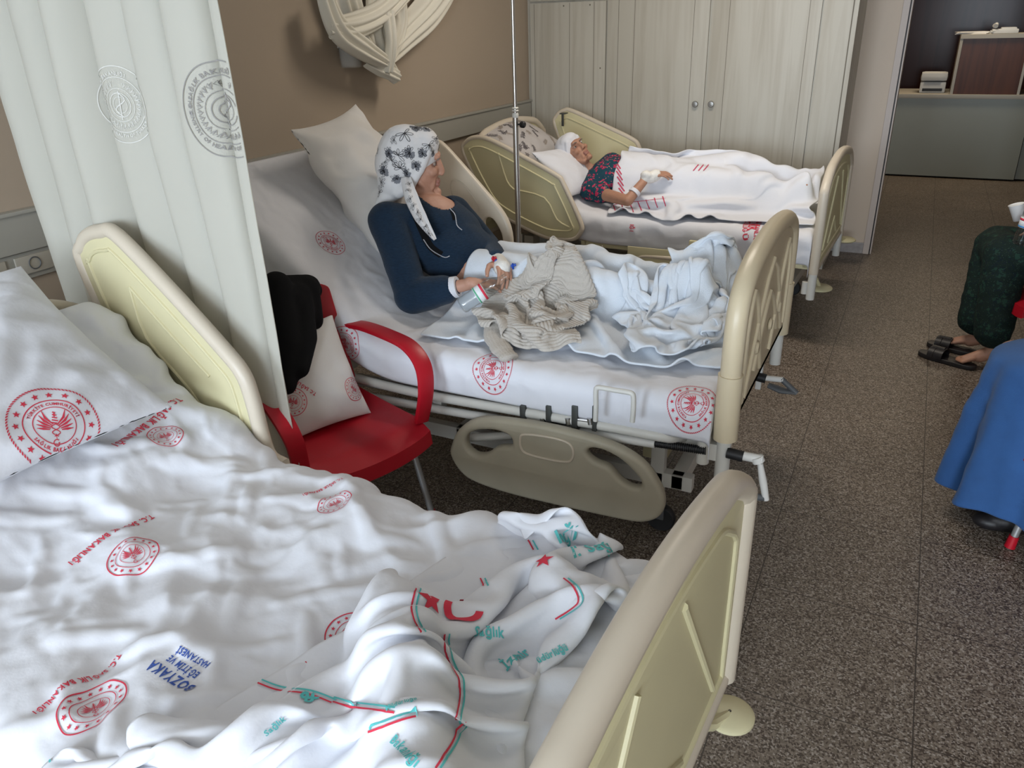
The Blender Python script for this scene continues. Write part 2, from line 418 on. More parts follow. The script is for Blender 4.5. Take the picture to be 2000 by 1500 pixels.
M['scarfink'] = mat('scarf_ink', (.012, .012, .016), .8)
M['scarfgrey'] = mat('scarf_grey', (.22, .23, .26), .8)
def m_clear(name, col, rough=.06, f=.35):
    m_, t, b = nt(name); t.nodes.remove(b); out = t.nodes['Material Output']
    tr = N_(t, 'ShaderNodeBsdfTransparent'); tr.inputs[0].default_value = (*col, 1)
    gl = N_(t, 'ShaderNodeBsdfGlossy'); gl.inputs['Roughness'].default_value = rough
    fr = N_(t, 'ShaderNodeFresnel'); fr.inputs[0].default_value = 1.18
    ad = N_(t, 'ShaderNodeMath', operation='MULTIPLY_ADD'); ad.inputs[1].default_value = .4; ad.inputs[2].default_value = f * .2
    t.links.new(fr.outputs[0], ad.inputs[0])
    mx = N_(t, 'ShaderNodeMixShader'); t.links.new(ad.outputs[0], mx.inputs[0]); t.links.new(tr.outputs[0], mx.inputs[1]); t.links.new(gl.outputs[0], mx.inputs[2])
    t.links.new(mx.outputs[0], out.inputs['Surface']); return m_
M['pet'] = m_clear('clear_plastic', (.95, .97, .97), .12, .3)
M['label'] = mat('label_white', (.75, .78, .8), .5)
M['labelgreen'] = mat('label_green', (.10, .42, .25), .5)
M['labelblue'] = mat('label_blue', (.05, .25, .55), .5)

# ------------------------------------------------------------------ the room
XW, YF, XR, YN, ZC = -2.9, 6.68, 2.0, -5.0, 2.95
def struct(name, mb, mt): return props(mb.build(name, mt, smooth=False), kind='structure')
struct('floor', MB().box((XW - .1, YN - .1, -.1), (4.6, 11.9, 0)), M['floor'])
struct('ceiling', MB().box((XW - .1, YN - .1, ZC), (4.6, 11.9, ZC + .1)), M['ceil'])
struct('wall_left', MB().box((XW - .1, YN - .1, 0), (XW, YF + .15, ZC)), M['wall'])
jx = at(1684, 495, y=YF).x; ox = at(1701, 495, y=YF).x; DR = ox + 1.25; DZ = 2.25
struct('wall_far', MB().box((XW, YF, 0), (jx + .02, YF + .15, ZC)).box((DR, YF, 0), (XR + .1, YF + .15, ZC)).box((jx, YF, DZ + .07), (DR, YF + .15, ZC)), M['walln'])
# window wall behind the camera and the right wall, each with its window
struct('wall_near', MB().box((XW, YN - .1, 0), (XR + .1, YN, .95)).box((XW, YN - .1, 2.55), (XR + .1, YN, ZC))
       .box((XW, YN - .1, .95), (-2.65, YN, 2.6)).box((-.85, YN - .1, .95), (.15, YN, 2.65)).box((1.95, YN - .1, .95), (XR + .1, YN, 2.55)), M['walln'])
struct('wall_right', MB().box((XR, YN, 0), (XR + .1, YF, ZC)), M['walln'])
wf = MB()
for xx in (-2.65, -1.75, -.89,   .15, 1.05, 1.91): wf.box((xx, YN - .08, .95), (xx + .04, YN - .02, 2.55))
for zz in (.95, 2.51): wf.box((-2.65, YN - .08, zz), (-.85, YN - .02, zz + .04)).box((.15, YN - .08, zz), (1.95, YN - .02, zz + .04))
struct('window_1', wf, M['enamel'])
# door frame (light jamb with a groove), opening to the hall
jm = MB().box((jx, YF - .02, 0), (ox - .018, YF + .17, DZ + .07), bev=.004).box((ox - .010, YF - .012, 0), (ox, YF + .17, DZ), bev=.003)
jm.box((ox - .02, YF, 0), (ox - .008, YF + .17, DZ), 1)
jm.box((DR, YF - .02, 0), (DR + .07, YF + .17, DZ + .07)).box((ox, YF - .02, DZ), (DR, YF + .17, DZ + .07))
props(jm.build('trim_1', [M['frame'], M['black']], smooth=False), kind='structure')
struct('baseboard_far', MB().box((-.488, YF - .015, 0), (jx, YF, .085), bev=.003), M['marble'])
# bumper panel running along the left wall
zt = at(31, 411, x=XW + .03).z; zb = at(31, 497, x=XW + .03).z
zt = (zt + at(1030, 196, x=XW + .03).z) / 2
struct('trim_2', MB().box((XW, YN, zb), (XW + .03, 6.05, zt - .012), bev=.004).box((XW, YN, zt - .014), (XW + .042, 6.05, zt), bev=.004), M['trim'])
# hall walls
struct('wall_hall', MB().box((-1.2, 11.6, 0), (4.6, 11.7, ZC)), M['darkwood'])
struct('wall_hall_left', MB().box((-1.3, YF + .15, 0), (-1.2, 11.7, ZC)), M['walln'])
struct('wall_hall_right', MB().box((4.5, YF + .15, 0), (4.6, 11.7, ZC)), M['walln'])
struct('wall_hall_near', MB().box((XR + .1, YF + .05, 0), (4.6, YF + .15, ZC)), M['walln'])

# wall socket trunk near the first bed
zs1 = zb - .004; zs0 = at(60, 528, x=XW + .02).z
t_ = thing('socket_panel', 'grey wall socket plates below the bumper panel at the left edge', 'socket', (XW + .012, 1.72, zs0 - .02))
MB().box((XW, 1.2, zs0 - .03), (XW + .015, 2.0, zs1), bev=.003).build('back_plate', M['trim'], t_)
for yy in (1.28, 1.46, 1.64, 1.80):
    p_ = MB().box((XW + .015, yy, zs0 - .01), (XW + .024, yy + .145, zs1 - .012), bev=.003).build('socket_cover', M['countertrim'], t_)
    c_ = MB().tube([(XW + .0255, yy + .07 + .022 * math.cos(a), (zs0 + zs1) / 2 - .01 + .022 * math.sin(a)) for a in np.linspace(0, 2 * pi, 20)[:-1]], .002, 6, cyclic=True)
    c_.build('socket_ring', M['greyplastic'], p_)

# wardrobe
YW = 6.05; X = lambda px, py=200: at(px, py, y=YW).x
t_ = thing('wardrobe', 'built-in pale whitewashed wood wardrobe filling the far wall', 'wardrobe', (-1.7, 6.36, 0))
xs = [XW + .002, X(1182), X(1376), X(1584), X(1651)]
MB().box((xs[0], YW + .022, .08), (xs[4], YF - .001, 2.7)).box((xs[0], YW + .05, 0), (xs[4], YF - .001, .08)).build('body', M['wood'], t_)
zd = at(1100, 3, y=YW).z
def wdoor(x0, x1, z0, z1, name='door', grooves=(), holes=()):
    o = MB().box((x0, YW, z0), (x1, YW + .02, z1), bev=.0025)
    for g in grooves: o.box((g - .0016, YW - .0006, z0 + .004), (g + .0016, YW + .004, z1 - .004), 1)
    for hx, hz in holes: o.lathe([(.006, 0), (.006, .002)], (hx, YW - .001, hz), (0, 1, 0), 10, 1)
    return o.build(name, [M['wood'], M['woodedge']], t_)
wdoor(xs[0] + .03, xs[1] - .008, .1, zd - .006, grooves=(X(1046), X(1112), X(1158)), holes=((X(1171), at(1171, 133, y=YW).z), (X(1169), at(1169, 240, y=YW).z), (X(1101), zd - .03), (X(1150), zd - .03)))
wdoor(xs[0] + .03, xs[1] - .008, zd + .008, 2.68, grooves=(X(1112),))
d1 = wdoor(xs[1] + .004, xs[2] - .008, .1, 2.68, grooves=(X(1204), X(1234), X(1345)))
d2 = wdoor(xs[2] + .008, xs[3] - .006, .1, 2.68, grooves=(X(1411), X(1560)))
MB().box((xs[3] + .004, YW + .002, .08), (xs[4], YW + .022, 2.69), bev=.002).box((X(1640), YW - .002, .08), (X(1642), YW + .004, 2.69), 1).build('end_panel', [M['wood'], M['woodedge']], t_)
for d, px in ((d1, 1359), (d2, 1390)):
    c = at(px, 203, y=YW)
    MB().lathe([(.011, 0), (.011, .012), (.021, .018), (.023, .026), (.019, .032), (.0001, .034)], (c.x, YW, c.z), (0, -1, 0), 20).build('knob', mat('knob_metal', (.35, .34, .32), .35, .8), d)

t_ = thing('added_ceiling_lamp', 'added white ceiling lamp housing above the beds, out of view, for the fill light', 'ceiling lamp', (-1.0, 4.3, 2.95))  # unseen housing, made up to go with the added fill light
MB().box((-1.62, 4.14, 2.885), (-.38, 4.46, 2.949), bev=.008).build('housing', M['enamel'], t_)
# ------------------------------------------------------------------ hall furniture
YC = 10.3; yx = lambda px, py: at(px, py, y=YC)
cz = yx(1850, 184).z; cr_ = yx(1992, 300).x
t_ = thing('reception_counter', 'grey reception counter with cream top edge beyond the doorway', 'counter', (0.2, YC + .3, 0))
MB().box((-1.19, YC, .02), (cr_, YC + .7, cz - .045)).build('front_panel', M['counter'], t_)
MB().box((-1.19, YC - .02, cz - .045), (cr_ + .35, YC + .75, cz), bev=.004).build('counter_top', M['countertrim'], t_)
MB().box((cr_ + .01, YC + .05, .02), (cr_ + .34, YC + .7, cz - .05)).build('side_panel', M['counter'], t_)
bx0 = yx(1855, 183).x; bx1 = yx(1988, 183).x; bz = yx(1868, 68).z
t_ = thing('cabinet_box', 'brown wood cabinet with cream edging standing on the reception counter', 'cabinet', ((bx0 + bx1) / 2, YC + .25, cz))
MB().box((bx0 + .03, YC + .012, cz + .003), (bx1 - .012, YC + .45, bz - .04)).build('door_panel', M['brownwood'], t_)
MB().box((bx0, YC, cz + .001), (bx0 + .028, YC + .5, bz - .038)).box((bx0, YC - .005, bz - .04), (bx1 + .5, YC + .5, bz)).box((bx1 - .01, YC, cz + .001), (bx1 + .015, YC + .5, bz - .038)).build('edge_trim', M['countertrim'], t_)
c = yx(1820, 178)
t_ = thing('desk_printer', 'small white printer on the counter left of the brown cabinet', 'printer', (c.x, YC + .25, cz))
MB().box((c.x - .13, YC + .12, cz + .001), (c.x + .13, YC + .38, cz + .12), bev=.02).build('base', M['printer'], t_)
MB().box((c.x - .135, YC + .11, cz + .125), (c.x + .135, YC + .39, cz + .215), bev=.035).build('lid', M['printer'], t_)
MB().box((c.x - .10, YC + .112, cz + .02), (c.x + .1, YC + .125, cz + .05), bev=.003).box((c.x - .09, YC + .108, cz + .118), (c.x + .08, YC + .13, cz + .128)).build('paper_slot', M['black'], t_)
c = yx(1962, 66)
t_ = thing('desk_telephone', 'white desk telephone on top of the brown cabinet', 'telephone', (c.x, YC + .2, bz))
MB().box((c.x - .11, YC + .08, bz + .001), (c.x + .13, YC + .30, bz + .045), bev=.012).box((c.x - .03, YC + .10, bz + .04), (c.x + .11, YC + .28, bz + .06), bev=.008).build('body', M['printer'], t_)
MB().tube([(c.x - .09, YC + .07, bz + .075), (c.x - .08, YC + .12, bz + .095), (c.x - .08, YC + .24, bz + .095), (c.x - .09, YC + .3, bz + .075)], [.022, .014, .014, .022], 12).build('handset', M['printer'], t_)
MB().tube([(c.x - .1 - .03 * math.sin(a * 3), YC + .07 + .01 * a, bz + .02 + .012 * math.cos(a * 5)) for a in np.linspace(0, 4, 40)], .004, 6).build('cord', M['printer'], t_)
c = yx(1900, 67)
pp = MB()
for k in range(4):
    a = .15 * k - .2; pp.box((-.15, -.1, k * .006), (.15, .1, k * .006 + .005), T=Matrix.Translation((c.x, YC + .22, bz + .001)) @ Matrix.Rotation(a, 4, 'Z'))
props(pp.build('paper_stack', M['paper'], smooth=False), 'loose pile of papers on the brown cabinet beside the telephone', 'papers')

# ------------------------------------------------------------------ hospital beds
def bedframe(foot, ang):
    c, s = math.cos(ang), math.sin(ang); fx, fy = foot
    # local x runs from the foot towards the head (negative), y across from the near side
    return lambda x, y, z: Vector((fx + x * c + y * s, fy - x * s + y * c, z))
def arch(W, ztop, zend, zbot, r=.10):
    """footboard / headboard outline in (y,z)"""
    pts = [(0, zbot), (0, zend - r * .9), (.012, zend - r * .3), (.06, zend + .01)]
    for t in np.linspace(.14, .86, 9): pts.append((W * t, zend + .02 + (ztop - zend - .02) * math.sin(pi * (t - .02) / .96) ** .8))
    pts += [(W - .06, zend + .01), (W - .012, zend - r * .3), (W, zend - r * .9), (W, zbot)]
    return smooth_poly(pts[:-1] + [pts[-1]], 4, False)
def board(T, W, x, name, root, ztop, zend, zbot, side, thick=.024, ridges=True, rim_m='rim', pan_m='panel'):
    """ABS end board at local x: rim, inset panel and embossed ridges on both faces"""
    out = arch(W, ztop, zend, zbot)
    mp = lambda a, b, c: T(x + c, a, b)
    rimr = thick
    bd = curve_panel([inset(out, .012)], .007, .004, mp, name, M[pan_m], root)
    mb = MB(); path = [T(x, a, b) for a, b in out]; mb.tube(path, rimr, 14, flat=None)
    mb.tube([T(x, 0, zbot + .012), T(x, W, zbot + .012)], rimr * .7, 10)
    mb.build('rim', M[rim_m], bd)
    for sx in (1, -1):
        rd = MB()
        o2 = arch(W - .16, ztop - .075, zend - .06, zbot + .07)
        rd.tube([T(x + sx * .011, a + .08, b) for a, b in o2], .0075, 8, cyclic=True)
        if ridges:
            for y0, y1 in ((.14, .40), (.86, .60)):
                rd.tube([T(x + sx * .011, W * y0, zbot + .10), T(x + sx * .011, W * y1, ztop - .12)], .008, 8)
            rd.tube([T(x + sx * .011, W * .34, zbot + .10), T(x + sx * .011, W * .5, zbot + .22), T(x + sx * .011, W * .66, zbot + .10)], .008, 8)
        rd.build('ridge', M[pan_m], bd)
    return bd
def side_panel(T, root, pts, y, name='side_rail', thick=.016, rim=.016, ridge_sets=(), tilt=0.0):
    """solid moulded side rail in the local plane y; pts (x,z) outline"""
    out = smooth_poly(pts, 5)
    mp = lambda a, b, c: T(a, y + c + tilt * (b - .8), b)
    bd = curve_panel([inset(out, rim * .8)], thick * .35, .004, mp, name, M['panel'], root)
    MB().tube([mp(a, b, 0) for a, b in out], rim, 12, cyclic=True).build('rim', M['rim'], bd)
    for sy in (-1, 1):
        rd = MB(); rd.tube([mp(a, b, sy * (thick * .35 + .004)) for a, b in inset(out, .055)], .006, 8, cyclic=True)
        for rs in ridge_sets: rd.tube([mp(a, b, sy * (thick * .35 + .004)) for a, b in smooth_poly(rs, 3, False)], .006, 8)
        rd.build('ridge', M['panel'], bd)
    return bd
def loc_in(T, p, foot, ang):
    c, s = math.cos(ang), math.sin(ang); dx, dy = p[0] - foot[0], p[1] - foot[1]
    return dx * c - dy * s, dx * s + dy * c
def castor(mb_list, T, x, y, root, lock=True):
    st = MB().lathe([(.02, .11), (.02, .19)], T(x, y, 0), n=12).box(T(x, y, 0) + Vector((-.02, -.022, .055)), T(x, y, 0) + Vector((.035, .022, .112)), bev=.006)
    o = st.build('castor', M['greyplastic'], root)
    MB().lathe([(.02, -.016), (.05, -.016), (.055, -.01), (.055, .01), (.05, .016), (.02, .016)], T(x, y, 0) + Vector((.02, 0, .055)), (0, 1, 0), 24).build('wheel', M['black'], o)
def make_bed(label, foot, ang, W=1.0, L=2.15, hinge=-1.45, bang=.6, blen=.75, base_m='panel', zr=.47):
    T = bedframe(foot, ang)
    root = thing('hospital_bed', label, 'bed', tuple(T(-L / 2, W / 2, 0)))
    # platform tubes
    fr = MB()
    for y in (.02, W - .05):
        fr.box((hinge, y, zr - .035), (-.03, y + .03, zr + .005), bev=.005, T=Matrix.Identity(4))
    for x in (-.05, -.5, -.95, hinge): fr.box((x - .02, .02, zr - .03), (x + .02, W - .02, zr), bev=.004)
    fr.box((hinge, .04, zr - .006), (-.04, W - .04, zr + .004))
    frame_v = [T(*v) for v in fr.v]; fr.v = frame_v; pf = fr.build('platform', M['enamel' if base_m != 'panel' else 'panel'], root)
    br = MB(); ca, sa = math.cos(bang), math.sin(bang)
    B = lambda d, y, n: T(hinge - d * ca - n * sa, y, zr + d * sa - n * ca)   # n below the backrest plane
    for y in (.05, W - .08):
        b0 = MB().box((0, 0, 0), (blen, .03, .03), bev=.004); br.add([B(v[0], y + v[1], v[2]) for v in b0.v], b0.f)
    for d in (.1, .4, blen - .04):
        b0 = MB().box((0, 0, 0), (.03, W - .12, .025), bev=.004); br.add([B(d + v[0], .06 + v[1], v[2]) for v in b0.v], b0.f)
    b0 = MB().box((0, 0, 0), (blen, W - .1, .006)); br.add([B(v[0], .05 + v[1], v[2]) for v in b0.v], b0.f)
    br.build('backrest_frame', M['enamel'], root)
    # lower frame and legs
    lf = MB()
    for y in (.12, W - .16): lf.box((-L + .1, y, .2), (-.12, y + .04, .26), bev=.006)
    for x in (-L + .15, -1.1, -.2): lf.box((x, .12, .2), (x + .05, W - .12, .26), bev=.006)
    lf.v = [T(*v) for v in lf.v]; lf.build('base_frame', M['enamel'], root)
    for x, y in ((-.25, .14), (-.25, W - .14), (-L + .2, .14), (-L + .2, W - .14)):
        lg = MB().box((x - .025, y - .02, .16), (x + .025, y + .02, zr - .03), bev=.005); lg.v = [T(*v) for v in lg.v]
        lg.build('leg', M['enamel'], root); castor(None, T, x, y, root)
    return root, T
# ---- the three beds
F0, A0 = (-.268, .39), math.radians(3.4)
bed0, T0 = make_bed('empty cream hospital bed in the foreground with rumpled white sheets', F0, A0, W=1.05, hinge=-1.42, bang=math.radians(33), blen=.72)
W0 = 1.05
board(T0, W0, 0, 'footboard', bed0, .985, .885, .33, 1, thick=.030)
board(T0, W0, -2.15, 'headboard', bed0, 1.02, .92, .33, 1, thick=.028)
l0 = lambda px, py, y=1.51: (lambda p: (loc_in(T0, p, F0, A0)[0], p.z))(at(px, py, y=y))
side_panel(T0, bed0, [l0(150, 520), l0(149, 482), l0(163, 462), l0(190, 455), l0(222, 462), l0(330, 565), l0(440, 678), l0(480, 725), l0(500, 775), l0(530, 880), (-1.36, .55), (-1.5, .50), (-1.9, .66), (-2.02, .80)], 1.022, thick=.03, rim=.024,
           ridge_sets=([l0(255, 560), l0(290, 660), l0(380, 760), l0(440, 850)], [l0(255, 560), l0(330, 640), l0(420, 730)]))
bd_ = MB(); c = at(1425, 1393, z=.155); bd_.lathe([(.0001, -.012), (.052, -.012), (.062, -.004), (.062, .004), (.052, .012), (.0001, .012)], (c.x, c.y, .15), (0, 0, 1), 28)
bd_.lathe([(.004, 0), (.004, .002)], (c.x, c.y, .162), n=8, mi=1).tube([(c.x, c.y, .15), (c.x - .03, c.y - .06, .16), (c.x - .05, c.y - .14, .23)], .014, 8)
bd_.build('bumper_disc', [M['panel'], M['black']], bed0)

F1, A1 = (-.40, 2.26), 0.0
bed1, T1 = make_bed('middle hospital bed with moulded loop rails, holding the woman in navy', F1, A1, W=1.02, hinge=-1.36, bang=math.radians(40), blen=.90, base_m='enamel', zr=.475)
# tubular end boards of the middle bed
def tube_board(T, x, root, name, W=1.02, ztop=1.07, zend=.96):
    pts = [(0, .55), (0, .70), (0, .82), (.015, zend - .02), (.07, zend + .045), (.2, ztop - .02), (.38, ztop), (W / 2, ztop + .005), (W - .38, ztop), (W - .2, ztop - .02), (W - .07, zend + .045), (W - .015, zend - .02), (W, .82), (W, .70), (W, .55)]
    out = smooth_poly(pts, 5, False); mb = MB(); mb.tube([T(x, a, b) for a, b in out], .034, 16)
    for y in (0, W): mb.tube([T(x, y, .515), T(x, y, .74)], .040, 16)
    bd = mb.build(name, M['rim1'], root)
    inner = [(a, b) for a, b in inset(out, .02)]
    pn = curve_panel([inset([(0.0, .54)] + list(out) + [(W, .54)], .03)], .008, .004, lambda a, b, c: T(x + .006 + c, a, b), 'panel', M['rim1'], bd)
    rd = MB()
    for s_ in (1,):
        xx = x + .02
        for o_ in ([(.10, .60), (.10, .86), (.2, .95), (.42, .60)], [(.14, .60), (.5, .98), (.86, .60)], [(W - .1, .60), (W - .1, .86), (W - .2, .95), (W - .42, .60)], [(.28, .64), (.5, .86), (.74, .64)]):
            rd.tube([T(xx, a, b) for a, b in smooth_poly(o_, 4, False)], .009, 8)
        for yy in (.3, .55, .75): rd.lathe([(.02, 0), (.024, .004), (.018, .012)], T(xx, yy, .72), (1, 0, 0), 14)
    rd.build('ridge', M['rim1'], bd)
    for y in (0, W):
        lg = MB().tube([T(x, y, .37), T(x, y, .53)], .024, 16)
        lg.tube([T(x - .065, y - .0, .41), T(x - .065, y, .51)], .022, 14).box(T(x - .06, y - .012, .43), T(x, y + .012, .49))
        lg.build('socket_tube', M['enamel'], bd)
    return bd
tube_board(T1, 0, bed1, 'footboard'); tube_board(T1, -2.2, bed1, 'headboard')
# near platform edge of the middle bed: long flat tube, corner curve, U bracket, brackets
e1 = MB(); zb1 = .485
y1 = F1[1] - .03
e1.tube(smooth_poly([at(680, 735, y=y1), at(830, 770, y=y1), at(1000, 800, y=y1), at(1200, 835, y=y1), at(1290, 852, y=y1), at(1330, 853, y=y1 + .05), at(1390, 835, y=y1 + .2), at(1400, 800, y=y1 + .5)], 5, False), .019, 10)
e1.build('edge_tube', M['enamel'], bed1)
u = MB(); u.tube(smooth_poly([at(1163, 822, y=y1 - .085), at(1164, 790, y=y1 - .085), at(1164, 762, y=y1 - .085), at(1170, 757, y=y1 - .085), at(1200, 762, y=y1 - .085), at(1230, 767, y=y1 - .085), at(1237, 774, y=y1 - .085), at(1237, 800, y=y1 - .085), at(1235, 824, y=y1 - .085)], 3, False), .0085, 10)
u.build('holder_loop', M['enamel'], bed1)
# spindle tube with worm thread, clamp plates and crank
sp_ = MB(); ys = y1 + .012
sp_.tube([at(640, 760, y=ys), at(860, 800, y=ys), at(1040, 830, y=ys), at(1280, 866, y=ys)], .017, 14)
sp_.tube([at(700, 740, y=ys + .1), at(1020, 800, y=ys + .1)], .026, 12)
spo = sp_.build('spindle_tube', M['enamel_chip'], bed1)
a_, b_ = at(1278, 865, y=ys), at(1378, 880, y=ys); th = MB(); th.tube([a_, b_], .011, 12)
for k in range(26):
    p = a_.lerp(b_, k / 25); th.tube([p - (b_ - a_).normalized() * .0015, p + (b_ - a_).normalized() * .0015], .0145, 12)
th.build('worm_thread', M['black'], spo)
cl = MB(); yk = y1 - .012
for x0, x1, t in ((1018, 1024, 0), (1068, 1074, 0), (1118, 1126, 0), (1158, 1164, 0)):
    cl.box(at(x0, 832, y=yk) - Vector((0, .01, .015)), at(x1, 792, y=yk) + Vector((.006, .05, 0)), bev=.002)
cl.box(at(1022, 832, y=yk + .03), at(1162, 812, y=yk + .06) + Vector((0, 0, .02)))
for px in (1046, 1095, 1138): cl.tube([at(px - 16, 818, y=yk), at(px + 14, 822, y=yk)], .006, 8, mi=1); cl.tube([at(px + 14, 816, y=yk), at(px + 16, 828, y=yk)], .011, 10, mi=1)
cl.build('rail_clamp', [M['darksteel'], M['steel']], bed1)
cr = MB(); p0 = at(1375, 872, y=y1 + .1)
cr.tube([at(1420, 884, y=ys), at(1452, 892, y=ys)], .018, 12, mi=1); cr.tube([at(1440, 888, y=ys), at(1490, 898, y=ys)], .015, 12)
cr.tube([at(1478, 892, y=ys), at(1482, 902, y=ys)], .02, 12)
q0, q1 = at(1484, 902, y=ys), at(1496, 976, y=ys); cr.tube([q0, q0.lerp(q1, .5), q1], [.009, .013, .011], 10)
cro = cr.build('crank', [M['enamel_chip'], M['black']], bed1)
MB().tube([at(1494, 972, y=ys), at(1474, 970, y=ys)], .012, 12).build('crank_grip', M['greyplastic'], cro)
cr = MB(); yf = F1[1] + .86
cr.tube([at(1478, 735, y=yf), at(1496, 740, y=yf)], .02, 12, mi=1); cr.tube([at(1492, 738, y=yf), at(1530, 742, y=yf)], .012, 12)
cr.box(at(1474, 760, y=yf), at(1486, 712, y=yf) + Vector((.01, .03, 0)), bev=.004)
cro = cr.build('crank', [M['enamel_chip'], M['black']], bed1)
MB().tube([at(1500, 752, y=yf), at(1525, 762, y=yf), at(1556, 768, y=yf)], [.02, .026, .012], 12, flat=.5).tube([at(1526, 740, y=yf), at(1556, 768, y=yf)], .012, 10).build('crank_grip', M['greyplastic'], cro)
# lowered moulded rail with two loop openings hanging on the near side
yl = y1 - .05
def l1(px, py): p = at(px, py, y=yl); return (p.x, p.z)
outl = smooth_poly([l1(885, 885), l1(888, 862), l1(900, 838), l1(925, 820), l1(960, 815), l1(1040, 824), l1(1120, 841), l1(1200, 866), l1(1255, 899), l1(1285, 938), l1(1298, 975), l1(1290, 1002), l1(1262, 1014), l1(1220, 1010), l1(1100, 984), l1(1000, 960), l1(935, 938), l1(905, 918)], 4)
h1 = smooth_poly([l1(915, 868), l1(917, 845), l1(938, 836), l1(970, 836), l1(998, 846), l1(1005, 860), l1(1002, 869), l1(975, 871), l1(955, 884), l1(932, 884)], 4)
h2 = smooth_poly([l1(1148, 882), l1(1155, 871), l1(1180, 874), l1(1215, 892), l1(1245, 920), l1(1257, 940), l1(1252, 948), l1(1232, 946), l1(1210, 930), l1(1190, 908), l1(1165, 898)], 4)
mp1 = lambda a, b, c: Vector((a, yl + c, b))
lr = curve_panel([inset(outl, .013), inset(h1, -.014), inset(h2, -.014)], .006, .016, mp1, 'lowered_side_rail', M['abs_grey'], bed1)
MB().tube([mp1(a, b, -.023) for a, b in smooth_poly([l1(1022, 850), l1(1030, 843), l1(1070, 847), l1(1110, 857), l1(1124, 872), l1(1122, 890), l1(1110, 896), l1(1070, 890), l1(1034, 880), l1(1023, 868)], 4)], .0045, 8, cyclic=True).build('grip_ridge', M['rim'], lr)
sr = MB(); sr.tube([at(920, 855, y=yl + .06), at(1000, 850, y=yl + .1)], .016, 10).build('hinge_arm', M['enamel'], lr)
# raised far rail beside the woman
yr = F1[1] + 1.05
def l1b(px, py): p = at(px, py, y=yr); return (p.x, p.z)
outl = smooth_poly([l1b(835, 282), l1b(848, 274), l1b(866, 280), l1b(905, 322), l1b(945, 368), l1b(980, 410), l1b(997, 445), l1b(1002, 490), l1b(1000, 540), l1b(930, 520), l1b(880, 450), l1b(838, 340)], 4)
h1 = smooth_poly([l1b(946, 438), l1b(950, 425), l1b(962, 424), l1b(974, 438), l1b(984, 462), l1b(986, 500), l1b(978, 512), l1b(960, 486), l1b(950, 462)], 4)
fr_ = curve_panel([inset(outl, .012), inset(h1, -.012)], .006, .014, lambda a, b, c: Vector((a, yr + c, b)), 'raised_side_rail', M['rim'], bed1)
MB().tube([Vector((a, yr - .021, b)) for a, b in smooth_poly([l1b(884, 355), l1b(894, 350), l1b(912, 362), l1b(938, 398), l1b(940, 412), l1b(930, 418), l1b(905, 408), l1b(886, 378)], 4)], .004, 8, cyclic=True).build('grip_ridge', M['rim'], fr_)
# cream base covers and far lower parts of the middle bed
cv = MB(); yv = F1[1] + .45
cv.box((-1.75, yv, .22), (-.72, yv + .03, .36), bev=.012).box((-.80, yv - .02, .12), (-.70, yv + .10, .40), bev=.012)
cv.tube([(-1.7, yv - .012, .34), (-.85, yv - .012, .34)], .012, 8).build('base_cover', M['panel'], bed1)
p = at(858, 775, y=y1 + .05)
MB().box((p.x - .02, y1 + .03, .39), (p.x + .02, y1 + .07, .475), bev=.005).tube([at(820, 800, y=y1 + .06), at(875, 772, y=y1 + .06)], .016, 8).build('support_bracket', M['enamel'], bed1)
MB().tube([at(1320, 848, y=y1 + .1), at(1375, 882, y=y1 + .1)], .009, 8).build('corner_brace', M['enamel'], bed1)

F2, A2 = (-.405, 4.53), math.radians(2.0)
bed2, T2 = make_bed('cream hospital bed by the wardrobe, holding the woman lying down', F2, A2, W=1.0, hinge=-1.42, bang=math.radians(22), blen=.8)
board(T2, 1.0, 0, 'footboard', bed2, 1.015, .915, .42, 1, thick=.026)
board(T2, 1.0, -2.2, 'headboard', bed2, 1.13, 1.04, .42, 1, thick=.026)
def l2(px, py, y): p = at(px, py, y=y); return (loc_in(T2, p, F2, A2)[0], p.z)
yA = 4.50
side_panel(T2, bed2, [l2(q[0], q[1], yA + .05) for q in ((906, 300), (910, 278), (930, 269), (960, 275), (1030, 310), (1088, 342), (1102, 358), (1136, 432), (1137, 450), (1125, 463), (1100, 465), (1060, 458), (985, 420), (950, 385))], -.05, thick=.03, rim=.017,
           ridge_sets=([l2(968, 300, yA), l2(985, 355, yA), l2(1000, 372, yA)], [l2(1000, 372, yA), l2(1060, 388, yA), l2(1085, 430, yA), l2(1110, 445, yA)]))
side_panel(T2, bed2, [l2(q[0], q[1], 5.53) for q in ((1074, 250), (1076, 230), (1090, 219), (1108, 220), (1170, 248), (1225, 274), (1240, 290), (1248, 330), (1240, 370), (1180, 380), (1110, 330))], 1.03, thick=.03, rim=.017)
lowered = [(-1.05, .30), (-1.06, .36), (-1.02, .41), (-.96, .435), (-.6, .435), (-.42, .43), (-.38, .40), (-.36, .3), (-.42, .14), (-.55, .10), (-.9, .10), (-1.0, .16)]
side_panel(T2, bed2, lowered, -.06, name='lowered_side_rail', thick=.03, rim=.017, ridge_sets=([(-.98, .36), (-.9, .385), (-.86, .34), (-.8, .2)],))
cyl = MB(); a_ = at(1352, 497, y=4.45); b_ = at(1402, 502, y=4.45); c_ = at(1414, 503, y=4.45)
cyl.tube([a_, b_], .026, 20).tube([at(1364, 498, y=4.45), at(1388, 500, y=4.45)], .029, 20, mi=1).box(at(1364, 512, y=4.45), at(1388, 494, y=4.46), mi=1)
cyo = cyl.build('lock_cylinder', [M['steel'], M['frame']], bed2)
MB().tube([b_, c_], [.024, .018], 16).build('lock_button', M['orange'], cyo)
bk = MB(); bk.box(at(1344, 492, y=4.5), at(1415, 474, y=4.53), bev=.005).box(at(1225, 503, y=4.49), at(1320, 489, y=4.5), bev=.003); bk.build('rail_mount', M['panel'], bed2)
